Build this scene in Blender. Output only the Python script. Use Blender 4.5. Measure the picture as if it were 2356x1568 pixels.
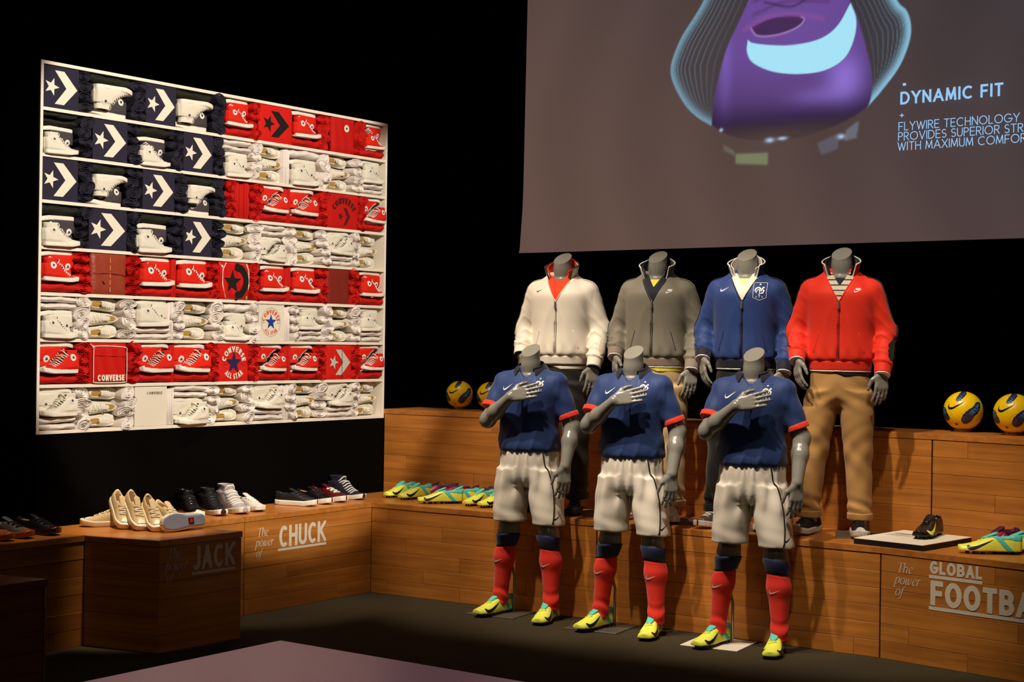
import bpy, math, random
import numpy as np
from mathutils import Vector, Matrix
from mathutils.bvhtree import BVHTree

for o in list(bpy.data.objects):
    bpy.data.objects.remove(o)
scene = bpy.context.scene
C = scene.collection
rnd = random.Random(7)
PI = math.pi

# ------------------------------------------------------------------ camera
cd = bpy.data.cameras.new('camera')
cd.lens = 55.01; cd.sensor_width = 36.0; cd.sensor_fit = 'HORIZONTAL'
cd.clip_start = 0.05; cd.clip_end = 100
cam = bpy.data.objects.new('camera', cd); C.objects.link(cam)
_a = 0.014
cam.matrix_world = Matrix(((math.cos(_a), -math.sin(_a), 0, 0),
                           (0, 0, -1, 0),
                           (math.sin(_a), math.cos(_a), 0, 1.6),
                           (0, 0, 0, 1)))
scene.camera = cam
# ------------------------------------------------------------------ world, exposure
w = bpy.data.worlds.new('dark_hall'); scene.world = w; w.use_nodes = True
w.node_tree.nodes['Background'].inputs[0].default_value = (0.9, 0.8, 0.7, 1)
w.node_tree.nodes['Background'].inputs[1].default_value = 0.0012
scene.view_settings.view_transform = 'Standard'
scene.view_settings.look = 'None'
scene.view_settings.exposure = 0.0
scene.view_settings.gamma = 1.0
scene.view_settings.use_curve_mapping = False

# ------------------------------------------------------------------ lamps (stage spots on the rig above the frame, plus added fills)
def spot(loc, aim, watts, deg, blend=0.4, col=(1.0, 0.85, 0.68), size=0.06):
    l = bpy.data.lights.new('stage_or_fill_spot', 'SPOT')
    l.energy = watts; l.spot_size = math.radians(deg); l.spot_blend = blend
    l.color = col; l.shadow_soft_size = size
    o = bpy.data.objects.new('stage_or_fill_spot', l); C.objects.link(o)
    o.location = loc
    o.rotation_euler = (Vector(aim) - Vector(loc)).to_track_quat('-Z', 'Y').to_euler()
    return o
WARM = (1.0, 0.85, 0.68)
spot((1.6, 4.9, 4.7), (-1.70, 9.40, 2.10), 1850, 31, 0.14, (1.0, 0.89, 0.77))      # flag wall
spot((-1.35, 7.7, 5.4), (0.12, 9.20, 1.15), 700, 29, 0.6)                          # left pair of figures
spot((-0.75, 7.1, 5.4), (0.75, 8.75, 1.15), 700, 29, 0.6)                          # middle figures
spot((0.15, 6.5, 5.4), (1.55, 8.35, 1.15), 760, 30, 0.6)                           # right figures
spot((1.5, 5.9, 5.4), (2.45, 8.15, 0.75), 360, 30, 0.6)                            # football end
spot((-0.9, 8.2, 5.4), (-0.45, 9.95, 0.75), 300, 30, 0.8)                          # corner of the benches
spot((-1.55, 7.9, 5.0), (-2.00, 8.40, 0.57), 1000, 14, 0.7, (1.0, 0.82, 0.58))      # block with canvas shoes
spot((-1.05, 8.5, 5.0), (-1.45, 9.25, 0.60), 420, 20, 0.7)                         # shoes by the flag
spot((-1.2, 4.2, 5.0), (-0.5, 4.9, 0.57), 190, 40, 0.9, (0.90, 0.64, 0.74))         # added purplish spot to tint the plinth in front
spot((-4.2, 4.6, 3.6), (-2.3, 7.9, 0.30), 22, 34, 0.9, (1.0, 0.78, 0.55))            # dim side light at the left end
spot((-2.25, 7.75, 4.8), (-2.52, 7.98, 0.60), 260, 9, 0.7, (1.0, 0.82, 0.60))           # added small spot to brighten the leather shoes
spot((0.6, 3.6, 3.9), (-1.65, 8.1, 0.25), 22, 16, 0.9, (0.85, 0.72, 0.80))             # added weak fill, standing in for bounce on the block
spot((0.6, 2.0, 4.6), (0.9, 8.6, 1.2), 50, 34, 0.8, (1.0, 0.86, 0.70))            # added soft front fill, not a lamp of the rig

# ------------------------------------------------------------------ helpers
def srgb(r, g, b):
    f = lambda c: (c/12.92 if c <= 0.04045 else ((c+0.055)/1.055)**2.4)
    return (f(r/255), f(g/255), f(b/255), 1)

def mat(name, col, rough=0.6, spec=0.4, metal=0.0, bump=None, var=0.0, sheen=0.0, coat=0.0, emit=None, trans=0.0):
    """col sRGB 0-255; bump=(scale,strength); var = brightness variation by noise"""
    m = bpy.data.materials.new(name); m.use_nodes = True
    nt = m.node_tree; b = nt.nodes['Principled BSDF']
    c = srgb(*col)
    b.inputs['Base Color'].default_value = c
    b.inputs['Roughness'].default_value = rough
    b.inputs['Specular IOR Level'].default_value = spec
    b.inputs['Metallic'].default_value = metal
    b.inputs['Sheen Weight'].default_value = sheen
    b.inputs['Coat Weight'].default_value = coat
    b.inputs['Transmission Weight'].default_value = trans
    if emit is not None:
        b.inputs['Emission Color'].default_value = c
        b.inputs['Emission Strength'].default_value = emit
    if bump or var:
        tc = nt.nodes.new('ShaderNodeTexCoord')
        n = nt.nodes.new('ShaderNodeTexNoise'); n.inputs['Scale'].default_value = bump[0] if bump else 30
        n.inputs['Detail'].default_value = 3
        nt.links.new(tc.outputs['Object'], n.inputs['Vector'])
        if bump:
            bp = nt.nodes.new('ShaderNodeBump'); bp.inputs['Strength'].default_value = bump[1]; bp.inputs['Distance'].default_value = 0.01
            nt.links.new(n.outputs['Fac'], bp.inputs['Height']); nt.links.new(bp.outputs[0], b.inputs['Normal'])
        if var:
            r = nt.nodes.new('ShaderNodeMapRange'); r.inputs[3].default_value = 1-var; r.inputs[4].default_value = 1+var
            nt.links.new(n.outputs['Fac'], r.inputs[0])
            mx = nt.nodes.new('ShaderNodeMix'); mx.data_type = 'RGBA'; mx.blend_type = 'MULTIPLY'; mx.inputs[0].default_value = 1
            mx.inputs[6].default_value = c
            nt.links.new(r.outputs[0], mx.inputs[7]); nt.links.new(mx.outputs[2], b.inputs['Base Color'])
    return m

def wood(name, c1, c2, rough=0.38, axis=0):
    m = bpy.data.materials.new(name); m.use_nodes = True
    nt = m.node_tree; b = nt.nodes['Principled BSDF']; N = nt.nodes.new; L = nt.links.new
    tc = N('ShaderNodeTexCoord'); oi = N('ShaderNodeObjectInfo')
    mp = N('ShaderNodeMapping'); sc = [30, 30, 30]; sc[axis] = 1.6; mp.inputs['Scale'].default_value = sc
    ad = N('ShaderNodeVectorMath'); ad.operation = 'ADD'
    mu = N('ShaderNodeVectorMath'); mu.operation = 'SCALE'; mu.inputs['Scale'].default_value = 37
    cx = N('ShaderNodeCombineXYZ')
    for i in range(3): L(oi.outputs['Random'], cx.inputs[i])
    L(cx.outputs[0], mu.inputs[0])
    L(tc.outputs['Object'], mp.inputs['Vector']); L(mp.outputs[0], ad.inputs[0]); L(mu.outputs[0], ad.inputs[1])
    n1 = N('ShaderNodeTexNoise'); n1.inputs['Scale'].default_value = 1.0; n1.inputs['Detail'].default_value = 6; n1.inputs['Roughness'].default_value = 0.6
    L(ad.outputs[0], n1.inputs['Vector'])
    n2 = N('ShaderNodeTexNoise'); n2.inputs['Scale'].default_value = 5.0; n2.inputs['Detail'].default_value = 2
    L(tc.outputs['Object'], n2.inputs['Vector'])
    r1 = N('ShaderNodeMapRange'); r1.inputs[1].default_value = 0.3; r1.inputs[2].default_value = 0.7
    L(n1.outputs['Fac'], r1.inputs[0])
    mx = N('ShaderNodeMix'); mx.data_type = 'RGBA'; mx.inputs[6].default_value = srgb(*c1); mx.inputs[7].default_value = srgb(*c2)
    L(r1.outputs[0], mx.inputs[0])
    # board to board tone, slow blotches
    sm = N('ShaderNodeMath'); sm.operation = 'MULTIPLY_ADD'; sm.inputs[1].default_value = sm.inputs[1].default_value = 0.16; sm.inputs[2].default_value = 0.87
    L(oi.outputs['Random'], sm.inputs[0])
    s2 = N('ShaderNodeMath'); s2.operation = 'MULTIPLY_ADD'; s2.inputs[1].default_value = 0.35; s2.inputs[2].default_value = -0.12
    L(n2.outputs['Fac'], s2.inputs[0])
    s3 = N('ShaderNodeMath'); s3.operation = 'ADD'; L(sm.outputs[0], s3.inputs[0]); L(s2.outputs[0], s3.inputs[1])
    m2 = N('ShaderNodeMix'); m2.data_type = 'RGBA'; m2.blend_type = 'MULTIPLY'; m2.inputs[0].default_value = 1
    L(mx.outputs[2], m2.inputs[6]); L(s3.outputs[0], m2.inputs[7]); L(m2.outputs[2], b.inputs['Base Color'])
    b.inputs['Roughness'].default_value = rough; b.inputs['Specular IOR Level'].default_value = 0.45
    bp = N('ShaderNodeBump'); bp.inputs['Strength'].default_value = 0.12; bp.inputs['Distance'].default_value = 0.004
    L(n1.outputs['Fac'], bp.inputs['Height']); L(bp.outputs[0], b.inputs['Normal'])
    return m

def vcol_mat(name, rough=0.5, emit=0.0, base=1.0, spec=0.4):
    m = bpy.data.materials.new(name); m.use_nodes = True
    nt = m.node_tree; b = nt.nodes['Principled BSDF']
    a = nt.nodes.new('ShaderNodeVertexColor'); a.layer_name = 'print'
    b.inputs['Roughness'].default_value = rough; b.inputs['Specular IOR Level'].default_value = spec
    if base: nt.links.new(a.outputs['Color'], b.inputs['Base Color'])
    else: b.inputs['Base Color'].default_value = (0.05, 0.05, 0.05, 1)
    if emit:
        nt.links.new(a.outputs['Color'], b.inputs['Emission Color']); b.inputs['Emission Strength'].default_value = emit
    return m

def mesh(name, V, F, smooth=True):
    me = bpy.data.meshes.new(name)
    V = np.asarray(V, dtype=np.float32).reshape(-1, 3)
    if isinstance(F, np.ndarray) and F.ndim == 2:
        n, k = F.shape
        me.vertices.add(len(V)); me.vertices.foreach_set('co', V.ravel())
        me.loops.add(n*k); me.loops.foreach_set('vertex_index', F.astype(np.int32).ravel())
        me.polygons.add(n); me.polygons.foreach_set('loop_start', np.arange(0, n*k, k, dtype=np.int32))
        me.update(calc_edges=True); me.validate()
    else:
        me.from_pydata([tuple(v) for v in V], [], [tuple(int(i) for i in f) for f in F]); me.update()
    if smooth: me.polygons.foreach_set('use_smooth', np.ones(len(me.polygons), dtype=bool))
    return me

def bvh(me):
    return BVHTree.FromPolygons([v.co.copy() for v in me.vertices], [tuple(p.vertices) for p in me.polygons])

def tag(o, label, cat=None, group=None, kind=None):
    if label: o['label'] = label
    if cat: o['category'] = cat
    if group: o['group'] = group
    if kind: o['kind'] = kind
    return o

def obj(name, me, m, parent=None, M=None):
    o = bpy.data.objects.new(name, me); C.objects.link(o)
    if m is not None:
        if len(me.materials) == 0: me.materials.append(None)
        o.material_slots[0].link = 'OBJECT'; o.material_slots[0].material = m
    if parent is not None: o.parent = parent
    if M is not None: o.matrix_local = M
    return o

def thing(name, label, cat, M=None, group=None):
    o = bpy.data.objects.new(name, None); C.objects.link(o); o.empty_display_size = 0.05
    tag(o, label, cat, group)
    if M is not None: o.matrix_world = M
    return o

def copy_tree(o, M, label=None, group=None, swap=None):
    """copy a thing with its parts and sub-parts (sharing mesh data); swap maps part name -> material"""
    def rec(src, parent):
        c = src.copy(); C.objects.link(c)
        if parent is not None: c.parent = parent
        if swap:
            k = src.name.split('.')[0]
            if k in swap and c.type == 'MESH' and len(c.material_slots): c.material_slots[0].material = swap[k]
        for ch in src.children: rec(ch, c)
        return c
    r = rec(o, None); r.matrix_world = M
    if label: r['label'] = label
    if group: r['group'] = group
    return r

def TR(x, y, z, rz=0.0, rx=0.0, ry=0.0, s=1.0):
    return Matrix.Translation((x, y, z)) @ Matrix.Rotation(rz, 4, 'Z') @ Matrix.Rotation(ry, 4, 'Y') @ Matrix.Rotation(rx, 4, 'X') @ Matrix.Scale(s, 4)

def frame(o, ax, ay, az):
    """matrix with columns ax, ay, az at origin o"""
    M = Matrix.Identity(4)
    for i, a in enumerate((ax, ay, az)):
        for j in range(3): M[j][i] = a[j]
    for j in range(3): M[j][3] = o[j]
    return M

def box(x0, x1, y0, y1, z0, z1):
    V = [(x, y, z) for x in (x0, x1) for y in (y0, y1) for z in (z0, z1)]
    F = [(0, 1, 3, 2), (4, 6, 7, 5), (0, 4, 5, 1), (2, 3, 7, 6), (0, 2, 6, 4), (1, 5, 7, 3)]
    return V, F

def cbox(x0, x1, y0, y1, z0, z1, b=0.002):
    """box whose edges are chamfered all round (24 verts)"""
    V = []; idx = {}
    lo = (x0, y0, z0); hi = (x1, y1, z1)
    for sx in (0, 1):
        for sy in (0, 1):
            for sz in (0, 1):
                s = (sx, sy, sz); p = [hi[i] if s[i] else lo[i] for i in range(3)]
                q = [p[i] - b if s[i] else p[i] + b for i in range(3)]
                for ax in range(3):
                    r = list(q); r[ax] = p[ax]
                    idx[(s, ax)] = len(V); V.append(tuple(r))
    F = []
    for ax in range(3):
        u, v = (ax+1) % 3, (ax+2) % 3
        for sd in (0, 1):
            q = []
            for (a, c) in ((0, 0), (1, 0), (1, 1), (0, 1)):
                s = [0, 0, 0]; s[ax] = sd; s[u] = a; s[v] = c; q.append(idx[(tuple(s), ax)])
            F.append(q if sd else q[::-1])
    for ax in range(3):      # edge along ax
        u, v = (ax+1) % 3, (ax+2) % 3
        for a in (0, 1):
            for c in (0, 1):
                s0 = [0, 0, 0]; s0[u] = a; s0[v] = c; s1 = list(s0); s1[ax] = 1
                s0 = tuple(s0); s1 = tuple(s1)
                q = [idx[(s0, u)], idx[(s1, u)], idx[(s1, v)], idx[(s0, v)]]
                F.append(q if (a ^ c) else q[::-1])
    for sx in (0, 1):
        for sy in (0, 1):
            for sz in (0, 1):
                s = (sx, sy, sz); q = [idx[(s, 0)], idx[(s, 1)], idx[(s, 2)]]
                F.append(q if (sx + sy + sz) % 2 else q[::-1])
    return V, F

def prism(P, z0, z1, b=0.0):
    n = len(P); V = []; F = []
    if b:
        c = np.mean(np.array(P), axis=0)
        lv = [(z0, 1), (z1-b, 1), (z1, 0)]
    else: lv = [(z0, 1), (z1, 1)]
    for z, full in lv:
        for p in P:
            q = np.array(p, float)
            if not full:
                d = c - q; q = q + d/np.linalg.norm(d)*b*1.4
            V.append((q[0], q[1], z))
    for l in range(len(lv)-1):
        for i in range(n): j = (i+1) % n; F.append((l*n+i, l*n+j, (l+1)*n+j, (l+1)*n+i))
    F.append(tuple(range(n))[::-1]); F.append(tuple((len(lv)-1)*n+i for i in range(n)))
    return V, F

class MB:
    """collects pieces into one part"""
    def __init__(s): s.V = []; s.F = []
    def add(s, VF):
        o = len(s.V); s.V += [tuple(v) for v in VF[0]]; s.F += [tuple(i+o for i in f) for f in VF[1]]; return s
    def me(s, name, smooth=False): return mesh(name, s.V, s.F, smooth)

def tube(pts, r, n=6, cap=True):
    P = [Vector(p) for p in pts]; V = []; F = []
    rr = r if isinstance(r, (list, tuple)) else [r]*len(P)
    up = Vector((0.13, 0.27, 0.95)).normalized()
    for i, p in enumerate(P):
        t = (P[min(i+1, len(P)-1)] - P[max(i-1, 0)]).normalized()
        a = t.cross(up)
        if a.length < 0.05: a = t.cross(Vector((1, 0, 0)))
        a.normalize(); b = t.cross(a)
        for k in range(n):
            th = 2*PI*k/n; V.append(p + (a*math.cos(th) + b*math.sin(th))*rr[i])
    for i in range(len(P)-1):
        for k in range(n):
            k2 = (k+1) % n; F.append((i*n+k, i*n+k2, (i+1)*n+k2, (i+1)*n+k))
    if cap: F.append(tuple(range(n))[::-1]); F.append(tuple((len(P)-1)*n+k for k in range(n)))
    return V, F

# ------------------------------------------------------------------ solid fields -> meshes (bodies, cloth, shoes)
def surface_nets(F, lo, h):
    ins = F < 0
    c = [(i, j, k) for i in (0, 1) for j in (0, 1) for k in (0, 1)]
    nx, ny, nz = F.shape
    cut = lambda A, o: A[o[0]:nx-1+o[0], o[1]:ny-1+o[1], o[2]:nz-1+o[2]]
    s = np.zeros((nx-1, ny-1, nz-1), np.int8)
    for o in c: s += cut(ins, o)
    mask = (s > 0) & (s < 8)
    I, J, K = np.nonzero(mask); n = len(I)
    idx = np.full(mask.shape, -1, np.int32); idx[I, J, K] = np.arange(n)
    acc = np.zeros((n, 3), np.float32); cnt = np.zeros(n, np.float32)
    vals = {o: F[I+o[0], J+o[1], K+o[2]] for o in c}
    for o in c:
        for ax in range(3):
            if o[ax]: continue
            q = list(o); q[ax] = 1; q = tuple(q)
            a, b = vals[o], vals[q]; x = (a < 0) != (b < 0)
            t = np.where(x, a/np.where(x, a-b, 1), 0)
            p = np.zeros((n, 3), np.float32); p[:] = o; p[:, ax] += t
            acc += p*x[:, None]; cnt += x
    V = (np.stack([I, J, K], 1) + acc/cnt[:, None])*h + np.array(lo)
    quads = []
    for ax in range(3):
        u, v = (ax+1) % 3, (ax+2) % 3
        a = [slice(None)]*3; b = [slice(None)]*3
        a[ax] = slice(0, -1); b[ax] = slice(1, None)
        A = ins[tuple(a)]; B = ins[tuple(b)]
        E = A != B
        P = np.nonzero(E); P = np.stack(P, 1)
        ok = (P[:, u] > 0) & (P[:, v] > 0) & (P[:, u] < F.shape[u]-1) & (P[:, v] < F.shape[v]-1)
        P = P[ok]; sgn = A[tuple(P.T)]
        def at(du, dv):
            q = P.copy(); q[:, u] -= du; q[:, v] -= dv; return idx[tuple(q.T)]
        q = np.stack([at(1, 1), at(0, 1), at(0, 0), at(1, 0)], 1)
        q[~sgn] = q[~sgn][:, ::-1]
        quads.append(q)
    Q = np.concatenate(quads); Q = Q[(Q >= 0).all(1)]
    return V, Q

class Field:
    def __init__(s, lo, hi, h):
        s.h = h; s.lo = np.array(lo, float)
        s.ax = [np.arange(lo[i], hi[i]+h, h).astype(np.float32) for i in range(3)]
        s.F = np.full([len(a) for a in s.ax], 0.5, np.float32)
    def sl(s, lo, hi):
        r = []
        for i in range(3):
            a = max(0, int(np.searchsorted(s.ax[i], lo[i]))); b = max(a+1, int(np.searchsorted(s.ax[i], hi[i])))
            r.append(slice(a, b))
        return tuple(r)
    def grid(s, sl):
        return (s.ax[0][sl[0]][:, None, None], s.ax[1][sl[1]][None, :, None], s.ax[2][sl[2]][None, None, :])
    def merge(s, sl, d, k):
        a = s.F[sl]
        if k > 0:
            t = np.maximum(k-np.abs(a-d), 0)/k
            s.F[sl] = np.minimum(a, d) - t*t*k*0.25
        else: s.F[sl] = np.minimum(a, d)
    def cone(s, a, b, r0, r1, k=0.02, squash=None, sub=False):
        a = np.array(a, float); b = np.array(b, float); m = max(r0, r1)*1.35 + k + 2*s.h
        sl = s.sl(np.minimum(a, b)-m, np.maximum(a, b)+m); X, Y, Z = s.grid(sl)
        px, py, pz = X-a[0], Y-a[1], Z-a[2]; ba = b-a; L2 = max(ba@ba, 1e-9)
        t = np.clip((px*ba[0]+py*ba[1]+pz*ba[2])/L2, 0, 1)
        dx, dy, dz = px-t*ba[0], py-t*ba[1], pz-t*ba[2]
        if squash is not None:
            n, f = squash; n = np.array(n, float); n /= np.linalg.norm(n)
            e = (dx*n[0]+dy*n[1]+dz*n[2])*(1/f-1); dx, dy, dz = dx+e*n[0], dy+e*n[1], dz+e*n[2]
        d = np.sqrt(dx*dx+dy*dy+dz*dz) - (r0+(r1-r0)*t)
        if sub: s.F[sl] = np.maximum(s.F[sl], -d)
        else: s.merge(sl, d, k)
        return s
    def loft(s, T, k=0.02, p=2.2, sub=False, off=0.0, z0=None, z1=None):
        """stack of ellipses: rows (z, cx, cy, rx, ry)"""
        T = np.array(T, float); T = T[np.argsort(T[:, 0])]
        if len(T) > 3: T = smooth_curve(list(T), 80)
        m = k + 2*s.h + abs(off)
        lo = (np.min(T[:, 1]-T[:, 3])-m, np.min(T[:, 2]-T[:, 4])-m, T[0, 0]-m); hi = (np.max(T[:, 1]+T[:, 3])+m, np.max(T[:, 2]+T[:, 4])+m, T[-1, 0]+m)
        sl = s.sl(lo, hi); X, Y, Z = s.grid(sl); z = Z.ravel()
        g = [np.interp(z, T[:, 0], T[:, i])[None, None, :] for i in range(1, 5)]
        rx, ry = g[2]+off, g[3]+off
        q = (np.abs((X-g[0])/rx)**p + np.abs((Y-g[1])/ry)**p)**(1/p)
        d = (q-1)*np.minimum(rx, ry)
        d = np.maximum(d, np.maximum((z0 if z0 is not None else T[0, 0])-Z, Z-(z1 if z1 is not None else T[-1, 0])))
        if sub: s.F[sl] = np.maximum(s.F[sl], -d)
        else: s.merge(sl, d.astype(np.float32), k)
        return s
    def loftx(s, T, k=0.01, p=2.4, zb=0.0, sub=False, off=0.0):
        """shoe-like stack along x: rows (x, cy, half width, top z)"""
        T = np.array(T, float)
        m = k + 2*s.h + abs(off)
        lo = (T[0, 0]-m, np.min(T[:, 1]-T[:, 2])-m, zb-m); hi = (T[-1, 0]+m, np.max(T[:, 1]+T[:, 2])+m, np.max(T[:, 3])+m)
        sl = s.sl(lo, hi); X, Y, Z = s.grid(sl); x = X.ravel()
        g = [np.interp(x, T[:, 0], T[:, i])[:, None, None] for i in (1, 2, 3)]
        w_ = g[1]+off; hh = np.maximum(g[2]+off-zb, 0.004)
        q = (np.abs((Y-g[0])/w_)**p + (np.maximum(Z-zb, 0)/hh)**p)**(1/p)
        d = (q-1)*np.minimum(w_, hh)*0.9
        d = np.maximum(d, zb-Z); d = np.maximum(d, np.maximum(T[0, 0]-off-X, X-T[-1, 0]-off))
        if sub: s.F[sl] = np.maximum(s.F[sl], -d)
        else: s.merge(sl, d.astype(np.float32), k)
        return s
    def plane(s, pt, n):
        """keep the side against the normal"""
        n = np.array(n, float); n /= np.linalg.norm(n); X, Y, Z = s.grid((slice(None),)*3)
        s.F = np.maximum(s.F, ((X-pt[0])*n[0]+(Y-pt[1])*n[1]+(Z-pt[2])*n[2]).astype(np.float32)); return s
    def warp(s, fn):
        X, Y, Z = s.grid((slice(None),)*3); s.F = s.F + fn(X, Y, Z).astype(np.float32); return s
    def cut(s, fn):
        X, Y, Z = s.grid((slice(None),)*3); s.F = np.maximum(s.F, fn(X, Y, Z).astype(np.float32)); return s
    def copy(s):
        n = Field.__new__(Field); n.h = s.h; n.lo = s.lo; n.ax = s.ax; n.F = s.F.copy(); return n
    def me(s, name, it=2):
        F = s.F.copy(); F[0] = F[-1] = 0.5; F[:, 0] = F[:, -1] = 0.5; F[:, :, 0] = F[:, :, -1] = 0.5
        V, Q = surface_nets(F, s.lo, s.h)
        for _ in range(it):
            A_ = np.zeros((len(V), 3)); N_ = np.zeros(len(V))
            for a, b in ((0, 1), (1, 2), (2, 3), (3, 0)):
                for x, y in ((Q[:, a], Q[:, b]), (Q[:, b], Q[:, a])):
                    for c in range(3): A_[:, c] += np.bincount(x, V[y, c], len(V))
                    N_ += np.bincount(x, minlength=len(V))
            V = V*.5+.5*A_/np.maximum(N_, 1)[:, None]
        return mesh(name, V, Q)

# ------------------------------------------------------------------ flat print: lettering, marks
def arc(cx, cy, rx, ry, a0, a1, n=14):
    return [(cx+rx*math.cos(math.radians(a0+(a1-a0)*i/n)), cy+ry*math.sin(math.radians(a0+(a1-a0)*i/n))) for i in range(n+1)]
# skeletons in a box one high; (width, strokes)
def glyphs():
    G = {}
    G['A'] = (.78, [[(0, 0), (.39, 1), (.78, 0)], [(.13, .32), (.65, .32)]])
    G['B'] = (.56, [[(0, 0), (0, 1), (.28, 1)]+arc(.28, .76, .24, .24, 90, -90, 8)+[(0, .52)], [(.28, .52)]+arc(.28, .26, .28, .26, 90, -90, 8)+[(0, 0)]])
    G['C'] = (.78, [arc(.44, .5, .44, .5, 48, 312, 22)])
    G['D'] = (.70, [[(0, 0), (0, 1), (.25, 1)]+arc(.25, .5, .45, .5, 90, -90, 12)+[(0, 0)]])
    G['E'] = (.52, [[(.52, 1), (0, 1), (0, 0), (.52, 0)], [(0, .52), (.46, .52)]])
    G['F'] = (.50, [[(.5, 1), (0, 1), (0, 0)], [(0, .5), (.44, .5)]])
    G['G'] = (.86, [arc(.46, .5, .46, .5, 45, 352, 24)+[(.92, .45), (.5, .45)]])
    G['H'] = (.62, [[(0, 0), (0, 1)], [(.62, 0), (.62, 1)], [(0, .52), (.62, .52)]])
    G['I'] = (.0, [[(0, 0), (0, 1)]])
    G['J'] = (.36, [[(.36, 1), (.36, .25)]+arc(.17, .25, .19, .25, 0, -150, 9)])
    G['K'] = (.58, [[(0, 0), (0, 1)], [(.56, 1), (.03, .47)], [(.16, .6), (.6, 0)]])
    G['L'] = (.46, [[(0, 1), (0, 0), (.46, 0)]])
    G['M'] = (.80, [[(0, 0), (.08, 1), (.40, .1), (.72, 1), (.80, 0)]])
    G['N'] = (.64, [[(0, 0), (0, 1), (.64, 0), (.64, 1)]])
    G['O'] = (.92, [arc(.46, .5, .46, .5, 90, 450, 26)])
    G['P'] = (.52, [[(0, 0), (0, 1), (.26, 1)]+arc(.26, .74, .26, .26, 90, -90, 8)+[(0, .48)]])
    G['R'] = (.56, [[(0, 0), (0, 1), (.28, 1)]+arc(.28, .75, .25, .25, 90, -90, 8)+[(0, .5)], [(.24, .5), (.56, 0)]])
    G['S'] = (.50, [arc(.25, .75, .23, .25, 30, 250, 10)+[(.28, .5)]+arc(.25, .26, .25, .26, 70, -150, 10)])
    G['T'] = (.60, [[(0, 1), (.6, 1)], [(.3, 1), (.3, 0)]])
    G['U'] = (.60, [[(0, 1), (0, .3)]+arc(.3, .3, .3, .3, 180, 360, 12)+[(.6, 1)]])
    G['V'] = (.70, [[(0, 1), (.35, 0), (.70, 1)]])
    G['W'] = (1.0, [[(0, 1), (.26, 0), (.5, .92), (.74, 0), (1.0, 1)]])
    G['X'] = (.66, [[(0, 0), (.66, 1)], [(0, 1), (.66, 0)]])
    G['Y'] = (.66, [[(0, 1), (.33, .48), (.66, 1)], [(.33, .48), (.33, 0)]])
    G['-'] = (.3, [[(0, .4), (.3, .4)]])
    G['+'] = (.5, [[(0, .4), (.5, .4)], [(.25, .15), (.25, .65)]])
    return G
GL = glyphs()

def ribbon(pts, wd, closed=False):
    """offset a polyline to a strip with mitred corners; wd constant or per point"""
    P = np.array(pts, float)
    if len(P) > 2 and np.linalg.norm(P[0]-P[-1]) < 1e-6: closed = True; P = P[:-1]
    n = len(P); W = np.full(n, wd) if np.isscalar(wd) else np.array(wd, float)
    V = []; F = []
    for i in range(n):
        a = P[i-1] if (i > 0 or closed) else None; b = P[(i+1) % n] if (i < n-1 or closed) else None
        d1 = (P[i]-a)/max(np.linalg.norm(P[i]-a), 1e-9) if a is not None else None
        d2 = (b-P[i])/max(np.linalg.norm(b-P[i]), 1e-9) if b is not None else None
        if d1 is None: d1 = d2
        if d2 is None: d2 = d1
        n1 = np.array([-d1[1], d1[0]]); n2 = np.array([-d2[1], d2[0]]); m = n1+n2; l = np.linalg.norm(m)
        m = m/l if l > 1e-6 else n1
        sc = min(1/max(m@n1, 0.15), 2.4)
        V += [tuple(P[i]+m*W[i]*.5*sc), tuple(P[i]-m*W[i]*.5*sc)]
    for i in range(n-1 + (1 if closed else 0)):
        j = (i+1) % n; F.append((2*i, 2*i+1, 2*j+1, 2*j))
    return V, F

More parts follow.
